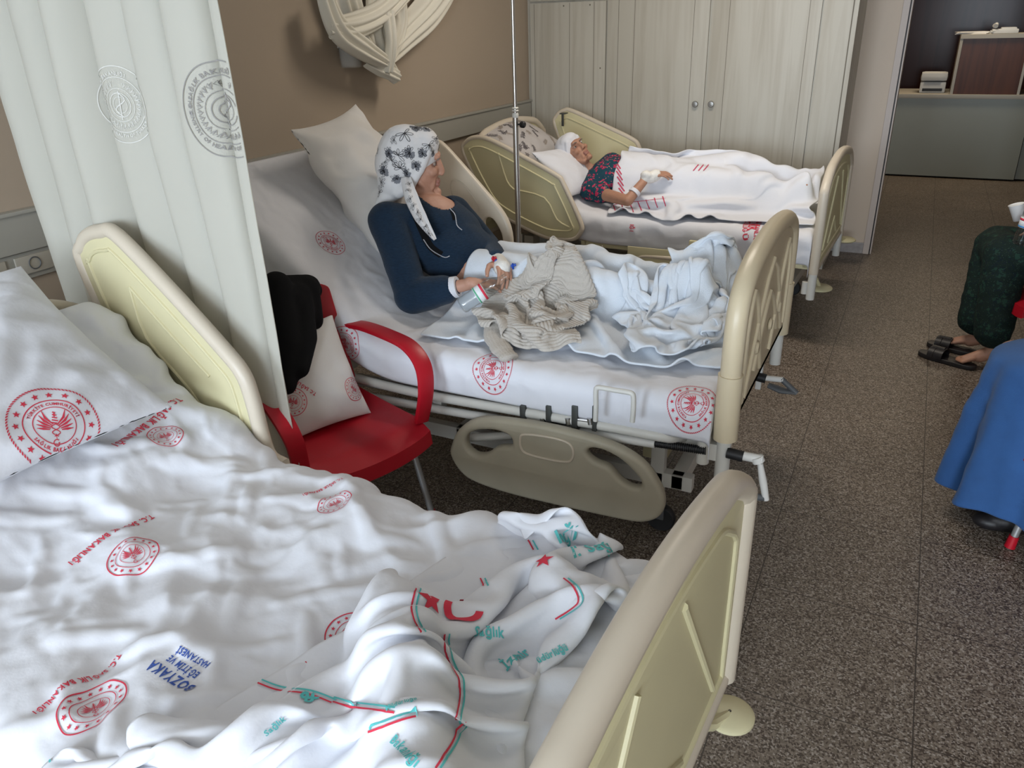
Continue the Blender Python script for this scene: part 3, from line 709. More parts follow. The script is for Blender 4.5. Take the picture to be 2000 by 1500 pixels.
for px, dx in ((1120, .03), (1176, 0)):
    hk = MB(); p = at(px, 480, y=4.5); hk.tube(smooth_poly([p, p + Vector((0, 0, -.06)), p + Vector((dx * .5, 0, -.08)), p + Vector((dx, 0, -.055))], 4, False), .005, 8)
    hk.build('drainage_hook', M['frame'], bed2)
hc = MB(); p = at(1101, 222, y=5.53); hc.box(p + Vector((-.022, -.03, -.002)), p + Vector((.022, .03, .006)), bev=.002).box(p + Vector((-.006, -.03, -.085)), p + Vector((.012, -.022, .0)), bev=.002)
hc.build('rail_hook', M['darksteel'], bed2)
for (px, py, yy) in ((1600, 562, 5.2), (1650, 468, 6.3)):
    p = at(px, py, z=.10); p = T2(-.02 + (.08 if yy > 6 else .03), -.06 if yy < 6 else .98, .2)
    p = at(px, py, z=.2); MB().lathe([(.0001, -.012), (.066, -.012), (.078, -.004), (.078, .004), (.066, .012), (.0001, .012)], (p.x, p.y, .2), n=28).tube([(p.x, p.y, .2), (p.x - .03, p.y + .05 if yy < 6 else p.y - .1, .24)], .014, 8).build('bumper_disc', M['panel'], bed2)
MB().tube([T2(0, 0, .27), T2(0, 0, .44)], .024, 12).tube([T2(-.035, 0, .3), T2(-.035, 0, .37)], .018, 12).build('socket_tube', M['enamel'], bed2)
MB().tube([T2(0, 1, .27), T2(0, 1, .44)], .024, 12).build('socket_tube', M['enamel'], bed2)
lv = MB(); lv.box((-2.0, .4, .18), (-.35, .46, .30), bev=.01).box((-1.9, .1, .12), (-1.83, .2, .44), bev=.004); lv.v = [T2(*v) for v in lv.v]; lv.build('base_cover', M['trim'], bed2)

# ------------------------------------------------------------------ printed marks on cloth
_gl = {}
def glyph(ch):
    if ch not in _gl:
        cu = bpy.data.curves.new('t', 'FONT'); cu.body = ch; cu.size = 1.0; cu.offset = .028; cu.resolution_u = 2
        o = bpy.data.objects.new('t', cu); COL.objects.link(o); dg = bpy.context.evaluated_depsgraph_get(); dg.update()
        me = bpy.data.meshes.new_from_object(o.evaluated_get(dg)); bpy.data.objects.remove(o)
        bm = bmesh.new(); bm.from_mesh(me); bmesh.ops.triangulate(bm, faces=bm.faces[:])
        v = [(p.co.x, p.co.y) for p in bm.verts]; f = [tuple(q.index for q in t.verts) for t in bm.faces]; bm.free()
        wd = max([p[0] for p in v], default=.3) + .07
        _gl[ch] = (v, f, wd)
    return _gl[ch]
class D2:
    """flat artwork: lists of (verts2d, faces, slot)"""
    def __init__(s): s.p = []
    def add(s, v, f, k=0): s.p.append((v, f, k)); return s
    def ring(s, r0, r1, k=0, n=72, c=(0, 0), a0=0, a1=2 * pi):
        v = []; f = []
        for i in range(n + 1):
            a = a0 + (a1 - a0) * i / n; v += [(c[0] + r0 * math.cos(a), c[1] + r0 * math.sin(a)), (c[0] + r1 * math.cos(a), c[1] + r1 * math.sin(a))]
            if i: j = 2 * i; f.append((j - 2, j - 1, j + 1, j))
        return s.add(v, f, k)
    def rope(s, r0, r1, n=80, k=0):
        for i in range(n):
            a = 2 * pi * i / n; d = 2 * pi / n
            v = [(r0 * math.cos(a), r0 * math.sin(a)), (r1 * math.cos(a + d * .7), r1 * math.sin(a + d * .7)), (r1 * math.cos(a + d * 1.35), r1 * math.sin(a + d * 1.35)), (r0 * math.cos(a + d * .65), r0 * math.sin(a + d * .65))]
            s.add(v, [(0, 1, 2, 3)], k)
        return s
    def star(s, c, r, k=0, rot=pi / 2, n=5):
        v = [c]; f = []
        for i in range(2 * n):
            a = rot + pi * i / n; q = r if i % 2 == 0 else r * .42; v.append((c[0] + q * math.cos(a), c[1] + q * math.sin(a)))
        for i in range(2 * n): f.append((0, i + 1, (i + 1) % (2 * n) + 1))
        return s.add(v, f, k)
    def line(s, pts, w, k=0, cyc=False):
        P = [np.array(p, float) for p in pts]; v = []; f = []; N = len(P)
        for i in range(N):
            t = P[(i + 1) % N] - P[i - 1] if cyc else P[min(i + 1, N - 1)] - P[max(i - 1, 0)]
            t = t / (np.linalg.norm(t) + 1e-9); nn = np.array([-t[1], t[0]]); ww = w[i] if hasattr(w, '__len__') else w
            v += [tuple(P[i] + nn * ww / 2), tuple(P[i] - nn * ww / 2)]
            if i: j = 2 * i; f.append((j - 2, j - 1, j + 1, j))
        if cyc: f.append((2 * N - 2, 2 * N - 1, 1, 0))
        return s.add(v, f, k)
    def text(s, st, org, h, k=0, rot=0, xs=1.0):
        x = 0; c, q = math.cos(rot), math.sin(rot)
        for ch in st:
            if ch == ' ': x += .38 * h; continue
            v, f, wd = glyph(ch); s.add([(org[0] + (x + a * h * xs) * c - b * h * q, org[1] + (x + a * h * xs) * q + b * h * c) for a, b in v], f, k); x += wd * h * xs
        return s
    def arctext(s, st, r, h, a_mid, k=0, inward=False, sp=1.0):
        ws = [.38 if ch == ' ' else glyph(ch)[2] for ch in st]; tot = sum(ws) * h * sp / r; a = a_mid + (tot / 2 if not inward else -tot / 2)
        for ch, w_ in zip(st, ws):
            da = w_ * h * sp / r; am = a - da / 2 if not inward else a + da / 2
            if ch != ' ':
                v, f, _ = glyph(ch); vv = []
                for p, q in v:
                    p = (p - w_ / 2) * h; q = (q - .35) * h
                    if not inward: rr = r + q; aa = am - p / r
                    else: rr = r - q; aa = am + p / r
                    vv.append((rr * math.cos(aa), rr * math.sin(aa)))
                s.add(vv, f, k)
            a = a - da if not inward else a + da
        return s
def caduceus(d, sc=1.0, k=0):
    S = lambda pts: [(x * sc, y * sc) for x, y in pts]
    d.line(S([(0, .30), (0, -.36)]), [.035 * sc, .012 * sc], k)
    for i in range(5):
        y = .34 - i * .07; w_ = .03 + i * .012; d.line(S([(-w_, y), (w_, y - .03)]), .03 * sc, k)
    for sg in (-1, 1):
        d.line(S([(sg * .09 * math.sin(t * 2.2), .02 - t * .1) for t in np.linspace(0, 3.1, 22)]), .022 * sc, k)
        for j in range(5):
            a = math.radians(62 - 13 * j); L = .42 - .035 * j; bx = sg * (.05 + .02 * j); by = .02 - .035 * j
            d.line(S([(bx, by), (bx + sg * L * .5 * math.cos(a * .75), by + L * .5 * math.sin(a * .9)), (bx + sg * L * math.cos(a), by + L * math.sin(a))]), [.02 * sc, .055 * sc, .012 * sc], k)
    d.ring(.062 * sc, .085 * sc, k, 20, (.0 * sc, -.44 * sc), .9, 5.6); d.star((.05 * sc, -.44 * sc), .03 * sc, k)
    return d
def emblem(simple=False, k=0):
    d = D2()
    if simple: d.ring(.955, 1.0, k)
    else: d.rope(.955, 1.0, 84, k)
    for i in range(16):
        a = 2 * pi * i / 16; d.star((.80 * math.cos(a), .80 * math.sin(a)), .085, k, rot=a)
    d.ring(.635, .66, k); d.ring(.44, .46, k)
    if not simple:
        d.arctext('TÜRKİYE CUMHURİYETİ', .545, .105, pi / 2, k); d.arctext('SAĞLIK BAKANLIĞI', .555, .105, -pi / 2, k, inward=True)
    return caduceus(d, .95, k)
E_RED = emblem(); E_SIMPLE = emblem(True)
def with_title(scale=1.0):
    d = D2(); d.p = [([(x * 1.0, y) for x, y in v], f, k) for v, f, k in E_SIMPLE.p]
    d.text('T.C. SAĞLIK BAKANLIĞI', (-1.9, 1.35), .42, 0); return d
class Surf:
    """ray target for printing on an object's skin; then printed() joins the marks to the mesh"""
    def __init__(s, o):
        s.o = o; s.mw = Matrix.Translation(WL[o.name]); me = o.data
        s.v = [s.mw @ v.co for v in me.vertices]; s.bvh = BVHTree.FromPolygons(s.v, [tuple(p.vertices) for p in me.polygons])
        s.nv = []; s.nf = []; s.nm = []
    def hit(s, px, py):
        o_, d = pray(px, py); h = s.bvh.ray_cast(o_, d); return (h[0], h[1] if h[1].dot(d) < 0 else -h[1]) if h[0] else (None, None)
    def put(s, art, c, n, up, size, slots, off=.0014, reach=.12, cut=None):
        n = n.normalized(); up = (up - n * up.dot(n)).normalized(); rt = up.cross(n); c0 = c
        for v, f, k in art.p:
            vs = []
            for x, y in v:
                p = c0 + rt * x * size + up * y * size
                h = s.bvh.ray_cast(p + n * reach, -n, reach * 2.2)
                if h[0] is None: vs.append(None); continue
                hn = h[1] if h[1].dot(n) > 0 else -h[1]
                vs.append(h[0] + hn * off)
            b = len(s.nv); s.nv += [q if q is not None else c0 for q in vs]
            for q in f:
                if any(vs[i] is None for i in q): continue
                if any((vs[q[i]] - vs[q[i - 1]]).length > 2.3 * size * math.hypot(v[q[i]][0] - v[q[i - 1]][0], v[q[i]][1] - v[q[i - 1]][1]) + .004 for i in range(len(q))): continue
                s.nf.append(tuple(i + b for i in q)); s.nm.append(slots[k])
        return s
    def at_px(s, art, px, py, px2, py2, size, slots, **kw):
        """centre at pixel; artwork 'up' towards the second pixel"""
        c, n = s.hit(px, py)
        if c is None: print('decal miss', s.o.name, px, py); return s
        # average normal around
        ns = Vector((0, 0, 0))
        for a in range(12):
            for rr in (.3, .8):
                q = c + Vector((math.cos(a * pi / 6), math.sin(a * pi / 6) * .7, math.sin(a * pi / 6) * .3)) * size * rr; hh = s.bvh.find_nearest(q)
                if hh[0]: ns += hh[1] if hh[1].dot(n) > 0 else -hh[1]
        n = (ns + n).normalized()
        o_, d = pray(px2, py2); t = (c - o_).dot(n) / d.dot(n); up = (o_ + d * t) - c
        return s.put(art, c, n, up, size, slots, **kw)
    def line_px(s, pts, w, slot, off=.0014, step=.01):
        P = [];
        for px, py in smooth_poly(pts, 8, False):
            c, n = s.hit(px, py)
            if c is not None: P.append((c, n))
        if len(P) < 2: return s
        b = len(s.nv)
        for i, (c, n) in enumerate(P):
            t = (P[min(i + 1, len(P) - 1)][0] - P[max(i - 1, 0)][0]).normalized(); sd = n.cross(t).normalized() * w / 2
            for q in (c + sd, c - sd):
                h = s.bvh.ray_cast(q + n * .02, -n, .05); q = h[0] if h[0] else q; s.nv.append(q + n * off)
        for i in range(len(P) - 1): s.nf.append((b + 2 * i, b + 2 * i + 1, b + 2 * i + 3, b + 2 * i + 2)); s.nm.append(slot)
        return s
    def printed(s, mats):
        me = s.o.data; inv = s.mw.inverted()
        base = len(me.materials)
        for m_ in mats: me.materials.append(m_)
        if not s.nv: return s.o
        bm = bmesh.new(); bm.from_mesh(me); vs = [bm.verts.new(inv @ v) for v in s.nv]
        for q, m_ in zip(s.nf, s.nm):
            try: f = bm.faces.new([vs[i] for i in q]); f.material_index = base + m_; f.smooth = True
            except Exception: pass
        bmesh.ops.delete(bm, geom=[v for v in vs if not v.link_faces], context='VERTS')
        bm.to_mesh(me); bm.free(); me.update(); return s.o

# ------------------------------------------------------------------ mattresses and fitted sheets
class Pad:
    """unrolled mattress surface: (u along from the foot, s across) -> world"""
    def __init__(s, T, y0, y1, x0, hinge, bang, ulen, zb, th, r=.05, rb=.16):
        s.__dict__.update(T=T, y0=y0, y1=y1, x0=x0, hinge=hinge, bang=bang, ulen=ulen, zb=zb, th=th, r=r, rb=rb)
        s.W = y1 - y0; n = 400; us = np.linspace(0, ulen, n); ds = us[1]; x, z = x0, zb + th; X_, Z_, A_ = [], [], []
        uh = x0 - hinge
        for u in us:
            a = bang * np.clip((u - (uh - rb)) / (2 * rb), 0, 1); X_.append(x); Z_.append(z); A_.append(a); x -= math.cos(a) * ds; z += math.sin(a) * ds
        s.us, s.X, s.Z, s.A = us, np.array(X_), np.array(Z_), np.array(A_)
    def pos(s, u, w, h=0.0):
        """w: unrolled across coordinate, 0..W on top, beyond it goes down the sides"""
        u = np.asarray(u, float); w = np.asarray(w, float); u, w, h = np.broadcast_arrays(u, w, h)
        ex = np.where(u < 0, -u, 0)
        x = np.interp(u, s.us, s.X); z = np.interp(u, s.us, s.Z); a = np.interp(u, s.us, s.A)
        r = s.r; q = r * pi / 2
        def prof(d):  # d distance past the start of the corner -> (outward, down, normal angle)
            t = np.clip(d / r, 0, pi / 2); return r * np.sin(t), r * (1 - np.cos(t)) + np.clip(d - q, 0, None), t
        dn = np.clip(r - w, 0, None); df = np.clip(w - (s.W - r), 0, None)
        on, zn, tn = prof(dn); of, zf, tf = prof(df)
        y = np.where(dn > 0, r - on, np.where(df > 0, s.W - r + of, w)); down = zn + zf
        ny = -np.sin(tn) + np.sin(tf); nn = np.cos(tn) * np.cos(tf)
        lx, lz = np.sin(a), np.cos(a)           # surface normal in x,z
        hx = h * nn - down
        fx = x + lx * hx; fz = z + lz * hx
        # foot end: fold down
        fx = fx + np.where(ex > 0, np.minimum(ex, .03), 0); fz = fz - np.clip(ex - .02, 0, None)
        y = s.y0 + y + ny * h
        P = np.stack(np.broadcast_arrays(fx, y, fz), -1); sh = P.shape
        Q = np.array([s.T(*p) for p in P.reshape(-1, 3)]); return Q.reshape(sh)
    def sheet(s, name, mats, seed, ex=.05, cell=.014, side=.16, u0=-.10, steps=50, bend=.25, bs=2, amp=.012, extra=None, thick=.0025, wr=.004, wsc=7.0, hmax=.05, grav=8e-5):
        nu = int((s.ulen - u0) / cell); nw = int((s.W + 2 * side) / cell)
        U = np.linspace(u0, s.ulen, nu); Wd = np.linspace(-side, s.W + side, nw); lu = (U[1] - U[0]); lw = Wd[1] - Wd[0]
        UU, WW = np.meshgrid(U, Wd, indexing='ij')
        edge = np.clip(np.minimum(UU - u0, s.ulen - UU) / .1, 0, 1) * np.clip((np.minimum(WW + side, s.W + side - WW)) / .1, 0, 1)
        h0 = edge * amp * (vnoise(UU * 7, WW * 7, seed) + .6 * vnoise(UU * 15, WW * 15, seed + 1) + 1) * .6
        P = np.stack([UU, WW, h0], -1)
        pins = edge <= 0.001
        Hf = lambda a, b: np.zeros_like(a)
        P = cloth(P, lu * (1 + ex), lw * (1 + ex), Hf, steps=steps, bend=bend, bs=bs, eps=.002, pins=pins, fric=.25, grav=grav)
        P[..., 2] = hmax * np.tanh(P[..., 2] / hmax)
        sidef = np.clip(np.maximum(-WW, WW - s.W) / .04, 0, 1)
        h = P[..., 2] + wr * edge * (crumple(UU, WW, seed + 5) + 1 + .7 * crumple(UU, WW, seed + 15, n=12, f0=5, f1=15, warp=.05)) + sidef * edge * .006 * wrinkle(UU * 2.2, WW * .5, 8, seed + 7)
        if extra is not None: h = h + extra(UU, WW)
        s.hgrid = (U, Wd, h)
        Q = s.pos(P[..., 0], P[..., 1], h)
        return sheet_obj(name, Q, mats, thick, 1)
    def core(s, name, mt, label, cat):
        us = np.concatenate([[0.0, .01], np.linspace(.03, s.ulen - .03, 40), [s.ulen - .01, s.ulen]]); ws = np.linspace(-(s.th - s.r - .01), s.W + (s.th - s.r - .01), 40)
        hh = np.where((us < .005) | (us > s.ulen - .005), -.03, -.010)
        UU, WW = np.meshgrid(us, ws, indexing='ij'); P = s.pos(UU, WW, -.008 + 0 * UU)
        nu, nw = P.shape[:2]; v = P.reshape(-1, 3).tolist(); f = grid_faces(nu, nw).tolist()
        ring = [i * nw for i in range(nu)]; ring2 = [i * nw + nw - 1 for i in range(nu)]
        f += [(ring[i + 1], ring[i], ring2[i], ring2[i + 1]) for i in range(nu - 1)]
        f.append([j for j in range(nw)]); f.append([(nu - 1) * nw + j for j in range(nw)][::-1])
        o = link(name, mesh_from(v, f), None, mt, .7); return props(o, label, cat)

pad0 = Pad(T0, .0, .975, -.06, -1.42, math.radians(33), 2.08, .478, .13)
pad0.core('mattress', M['mattress'], 'mattress under the rumpled printed sheet of the empty foreground bed', 'mattress')
pad1 = Pad(T1, -.035, .96, -.07, -1.36, math.radians(40), 2.24, .485, .155)
pad1.core('mattress', M['mattress'], 'mattress of the middle bed, folded up behind the seated woman', 'mattress')
pad2 = Pad(T2, .0, 1.0, -.06, -1.42, math.radians(22), 2.15, .478, .16)
pad2.core('mattress', M['mattress'], 'dark blue mattress peeking out below the sheet of the bed by the wardrobe', 'mattress')
sh0 = pad0.sheet('bed_sheet', M['cotton'], 3, ex=.025, cell=.0098, side=.13, steps=60, bend=.3, bs=4, amp=.025, wr=.004, hmax=.022,
    extra=lambda a, b: np.clip(np.minimum(a + .10, 2.08 - a) / .1, 0, 1) * np.clip(np.minimum(b + .10, 1.075 - b) / .08, .15, 1) * (.062 * pucker(a, b, 4, .19, .55, .05, .9) + .032 * pucker(a, b, 7, .095, .55, .03, -.6) + .009 * pucker(a, b, 9, .045, .6, .015, .3) - .035))
props(sh0, 'rumpled white printed sheet covering the empty foreground bed', 'bed sheet')
sh1 = pad1.sheet('bed_sheet', M['cotton'], 13, ex=.012, cell=.016, side=.115, steps=24, bend=.3, amp=.01, wr=.006, wsc=5, hmax=.03)
props(sh1, 'white sheet with round red emblems on the middle bed under the seated woman', 'bed sheet')
sh2 = pad2.sheet('bed_sheet', M['cotton'], 23, ex=.010, cell=.02, side=.15, steps=20, bend=.3, amp=.01, wr=.006, wsc=5, hmax=.03)
props(sh2, 'white sheet hanging in folds over the mattress by the wardrobe', 'bed sheet')

# ------------------------------------------------------------------ pillows
def pillow(name, c, ex, ey, w, h, t, mats, seed=0, wr=.008, n=90, pinch=.07, sag=0.0, hem=True):
    """c centre, ex/ey in-plane axes, thickness along ex x ey"""
    ex = Vector(ex).normalized(); ey = Vector(ey); ey = (ey - ex * ey.dot(ex)).normalized(); ez = ex.cross(ey); c = Vector(c)
    u = np.sin(np.linspace(-pi / 2, pi / 2, n)); m_ = max(20, int(n * h / w)); v = np.sin(np.linspace(-pi / 2, pi / 2, m_))
    U, V = np.meshgrid(u, v, indexing='ij')
    f = np.clip((1 - np.abs(U) ** 2.2), 0, 1) ** .55 * np.clip((1 - np.abs(V) ** 2.2), 0, 1) ** .55
    X_ = U * w / 2 * (1 - pinch * (1 - V ** 2)); Y_ = V * h / 2 * (1 - pinch * (1 - U ** 2))
    inner = np.clip(f * 2.2, 0, 1)
    ang = np.arctan2(Y_, X_); rad = np.sqrt(U ** 2 + V ** 2)
    out = []
    for sg in (1, -1):
        radw = (np.sin(ang * 9 + 3 * vnoise(X_ * 5, Y_ * 5, seed)) * np.clip(rad - .4, 0, 1)) * .5
        W_ = wr * (crumple(X_ * 1.3 + 3 * sg, Y_ * 1.3, seed + (sg > 0) * 5, f0=3, f1=9) + radw * 1.2) * inner
        Z_ = sg * (t / 2 * f + .0015) + W_ - sag * (U ** 2) * t
        out.append(np.stack([X_, Y_, Z_], -1))
    nu, nv = U.shape; v_ = []; fc = []
    for k, P in enumerate(out):
        v_ += [c + ex * p[0] + ey * p[1] + ez * p[2] for p in P.reshape(-1, 3)]
        g = grid_faces(nu, nv) + k * nu * nv; fc += (g if k == 0 else g[:, ::-1]).tolist()
    me = mesh_from(v_, fc); bm = bmesh.new(); bm.from_mesh(me)
    bmesh.ops.remove_doubles(bm, verts=bm.verts[:], dist=.0035); bmesh.ops.recalc_face_normals(bm, faces=bm.faces[:]); bm.to_mesh(me); bm.free()
    return link(name, me, None, mats)

# big pillow of the empty bed
ca, sa = math.cos(math.radians(-34)), math.sin(math.radians(-34))
p_bl = at(250, 795, z=.80); p_b = at(0, 945, z=.76)
ex0 = Vector((ca, -.04, sa)); cA = at(248, 800, z=.77)
pw, ph = .66, .78
cen = Vector((-2.06, .93, .97)); ey0 = Vector((.06, 1, .0)); ex0 = Vector((math.cos(math.radians(31)), -.05, -math.sin(math.radians(31))))
pl0 = pillow('pillow', cen, ex0, ey0, pw, ph, .17, [M['cotton']], 5, wr=.018)
props(pl0, 'plump white pillow with one very large red emblem on the empty foreground bed', 'pillow')
sf = Surf(pl0); sf.at_px(E_RED, 108, 830, 95, 740, .108, [0], reach=.05); sf.printed([M['red']])

# pillow behind the seated woman
ex1 = at(745, 560, y=2.72) - at(572, 262, y=2.62)
ex1 = at(775, 545, y=2.72) - at(572, 262, y=2.62)
c1 = (at(572, 262, y=2.62) + at(700, 228, y=3.1)) / 2 + ex1 * .50 + Vector((.015, 0, .02))
pl1 = pillow('pillow', c1 + Vector((.0, -.01, .0)), ex1, (at(695, 225, y=3.1) - at(572, 262, y=2.62)), ex1.length * 1.06, .52, .24, [M['cotton_warm']], 15, wr=.030)
props(pl1, 'large creased white pillow propped upright behind the seated woman', 'pillow')
# floral pillow and white pillow of the far bed
c2 = at(1005, 290, y=5.0)
pl2 = pillow('pillow', c2 + Vector((.04, -.02, .04)), (.88, .05, -.40), (.05, 1, .06), .46, .70, .20, [M['floralpillow']], 25, wr=.006)
props(pl2, 'beige pillow with black leaf print at the head of the bed by the wardrobe', 'pillow')
sf = Surf(pl2); r_ = np.random.RandomState(4)
def sprig(r_, n=7):
    d = D2(); a0 = r_.rand() * 6; pts = [(0, 0)]; a = a0
    for i in range(n): a += r_.randn() * .25; pts.append((pts[-1][0] + .3 * math.cos(a), pts[-1][1] + .3 * math.sin(a)))
    d.line(pts, .06)
    for i, p in enumerate(pts[1:]):
        for sg in (-1, 1):
            b = a0 + sg * (.9 + .2 * r_.rand()); L = .35 + .3 * r_.rand(); q = (p[0] + L * .5 * math.cos(b), p[1] + L * .5 * math.sin(b)); e = (p[0] + L * math.cos(b), p[1] + L * math.sin(b))
            d.line([p, q, e], [.03, .17, .02])
    return d
for k in range(70):
    px, py = 905 + r_.rand() * 185, 228 + r_.rand() * 100; c, n = sf.hit(px, py)
    if c is not None: sf.put(sprig(r_, 4 + k % 4), c, n, Vector((r_.randn(), r_.randn(), .3)), .034 + .010 * r_.rand(), [0 if k % 3 else 1], off=.002, reach=.03)
sf.printed([M['floralink'], M['beigeink']])
exw = at(1135, 375, y=4.8) - at(1065, 290, y=4.85)
c3 = at(1096, 335, y=4.80)
pl3 = pillow('pillow', c3 + Vector((.035, .08, -.005)), exw, (0, 1, .08), exw.length * 1.0, .52, .15, [M['cotton']], 35, wr=.005)
props(pl3, 'plain white pillow under the head of the woman lying down', 'pillow')

# printing on the sheets
sf = Surf(sh0)
TT = [(323, 853, 300, 818, .048, 1), (258, 1082, 240, 1045, .058, 1), (655, 985, 630, 955, .047, 1), (185, 1385, 165, 1320, .060, 1), (690, 1240, 668, 1190, .058, 1), (48, 505, 60, 490, .03, 1)]
ETXT = D2()
for px, py, ux, uy, sz, t in TT:
    sf.at_px(E_SIMPLE, px, py, ux, uy, sz, [0], off=.0018)
TX = D2().text('T.C. SAĞLIK BAKANLIĞI', (-3.6, -.35), 1.0)
for px, py, ux, uy, sz in [(292, 825, 262, 795, .0200), (218, 1058, 192, 1028, .0205), (628, 950, 612, 925, .016), (172, 1335, 140, 1312, .0215), (662, 1222, 632, 1202, .0205)]:
    # the line of writing runs up to the right beside each emblem
    pass
def line_text(sf, st, p0, p1, h_scale, slot, off=.0018, flip=False):
    """writing laid from pixel p0 to pixel p1 on the cloth"""
    a, na = sf.hit(*p0); b, nb = sf.hit(*p1)
    if a is None or b is None: print('miss text', st); return
    w_ = sum(.38 if ch == ' ' else glyph(ch)[2] for ch in st); sz = (b - a).length / w_; rt = (b - a).normalized()
    n = (na + nb).normalized(); n = (n - rt * n.dot(rt)).normalized(); up = n.cross(rt)
    d = D2().text(st, (0, 0), 1.0)
    for v, f, k in d.p: v[:] = [(x, y * h_scale) for x, y in v]
    sf.put(d, a, n, up, sz, [slot], off=off)
line_text(sf, 'T.C. SAĞLIK BAKANLIĞI', (346, 778), (216, 868), 1.45, 0)
line_text(sf, 'T.C. SAĞLIK BAKANLIĞI', (294, 1006), (132, 1100), 1.45, 0)
line_text(sf, 'T.C. SAĞLIK BAKANLIĞI', (668, 934), (590, 966), 1.45, 0)
line_text(sf, 'T.C. SAĞLIK BAKANLIĞI', (232, 1278), (62, 1392), 1.45, 0)
line_text(sf, 'T.C. SAĞLIK BAKANLIĞI', (728, 1168), (595, 1295), 1.45, 0)
line_text(sf, 'BOZYAKA', (384, 1342), (300, 1290), 1.5, 1)
line_text(sf, 'EĞİTİM VE', (392, 1316), (335, 1280), 1.5, 1)
line_text(sf, 'HASTANESİ', (412, 1296), (352, 1262), 1.4, 1)
sf.printed([M['red'], M['blueink']])
sf = Surf(sh1)
sf.at_px(E_RED, 646, 473, 640, 445, .066, [0], off=.002); sf.at_px(E_RED, 962, 720, 922, 722, .078, [0], off=.002); sf.at_px(E_RED, 1352, 788, 1312, 785, .080, [0], off=.002)
sf.at_px(E_RED, 675, 670, 640, 668, .07, [0], off=.002); sf.at_px(E_SIMPLE, 1225, 668, 1190, 672, .06, [0], off=.002)
sf.printed([M['red']])
sf = Surf(sh2)
line_text(sf, 'SAĞLIK BAKANLIĞI', (1484, 428), (1471, 486), 1.3, 0, off=.002); line_text(sf, 'İZMİR', (1464, 432), (1461, 452), 1.3, 0, off=.002); line_text(sf, 'MÜDÜRLÜĞÜ', (1456, 430), (1452, 474), 1.2, 0, off=.002)
sf.at_px(E_RED, 1506, 445, 1496, 444, .05, [0], off=.002); line_text(sf, 'IĞI', (1231, 438), (1230, 452), 1.3, 0, off=.002)
sf.printed([M['red']])

# ------------------------------------------------------------------ curtains
def curtain_main():
    yc = 1.615; x0, x1 = -2.62, -1.605; zt, zb_ = ZC - .05, .20
    n, mz = 260, 90; t = np.linspace(0, 1, n); z = np.linspace(zt, zb_, mz)
    T_, Z_ = np.meshgrid(t, z, indexing='ij'); dn = (zt - Z_) / (zt - zb_)
    ph = T_ * 6.6 * 2 * pi + .5 * np.sin(T_ * 9) + .35 * vnoise(T_ * 6, Z_ * .8, 5)
    ampl = .058 * (.8 + .5 * vnoise(T_ * 5, Z_ * .7 + 3, 8)) * (1 - .25 * dn)
    Y_ = yc + ampl * np.sin(ph) + .012 * np.sin(2.1 * ph + 1) * dn + .02 * vnoise(T_ * 3, Z_ * 1.2, 9) + .004 * crumple(T_ * 1.2, Z_, 3)
    X_ = x0 + (x1 - x0) * T_ + .034 * np.cos(ph) + .012 * vnoise(T_ * 4, Z_ * 1.3, 12)
    # left border billows, right border stays nearly straight
    X_ = X_ + (1 - T_) * (.05 * np.sin(Z_ * 2.2 + 1.0)) - .02 * dn * (1 - T_) + .10 * (1 - T_) ** 2 * np.clip(Z_ - 1.2, 0, 2) * .3
    Y_ = np.where(T_ > .93, Y_ + (T_ - .93) * .15, Y_)
    P = np.stack([X_, Y_, Z_], -1)
    return sheet_obj('privacy_curtain', P, [M['curtain']], .003, 1)
cu1 = curtain_main()
props(cu1, 'long cream privacy curtain with grey seals hanging between the two nearest beds', 'curtain')
seal = D2().ring(.975, 1.0).ring(.70, .72).ring(.30, .32).ring(.42, .435).ring(.20, .215, 0, 30)
seal.arctext('T.C. SAĞLIK BAKANLIĞI', .80, .135, pi * .72).arctext('THE MINISTRY OF HEALTH OF TURKEY', .80, .118, -pi * .62, inward=True)
for i in range(26):
    a = pi * .62 + i * pi * 1.76 / 25
    for sg in (-1, 1):
        b = a + sg * .05; seal.line([(.49 * math.cos(a), .49 * math.sin(a)), (.58 * math.cos(b + .05), .58 * math.sin(b + .05)), (.62 * math.cos(b - .06), .62 * math.sin(b - .06)), (.53 * math.cos(a - .02), .53 * math.sin(a - .02))], .014)
seal.line([(.15 * math.sin(t_ * 2.2), .3 - t_ * .2) for t_ in np.linspace(0, 3, 20)], .03); seal.line([(0, .36), (0, -.38)], .03)
sf = Surf(cu1)
sf.at_px(seal, 446, 215, 436, 140, .125, [0], off=.003, reach=.10)
sf.at_px(seal, 236, 205, 226, 150, .105, [1], off=.002, reach=.08)
sf.at_px(seal, 556, 612, 548, 560, .11, [0], off=.002, reach=.05)
sf.printed([M['greyink'], mat('grey_ink_faint', (.60, .59, .55), .8)])
t_ = thing('curtain_rail', 'white ceiling rail carrying the privacy curtain', 'curtain rail', (-2.0, 1.63, ZC - .03))
MB().box((-2.88, 1.615, ZC - .03), (.4, 1.645, ZC - .001)).build('rail', M['enamel'], t_)

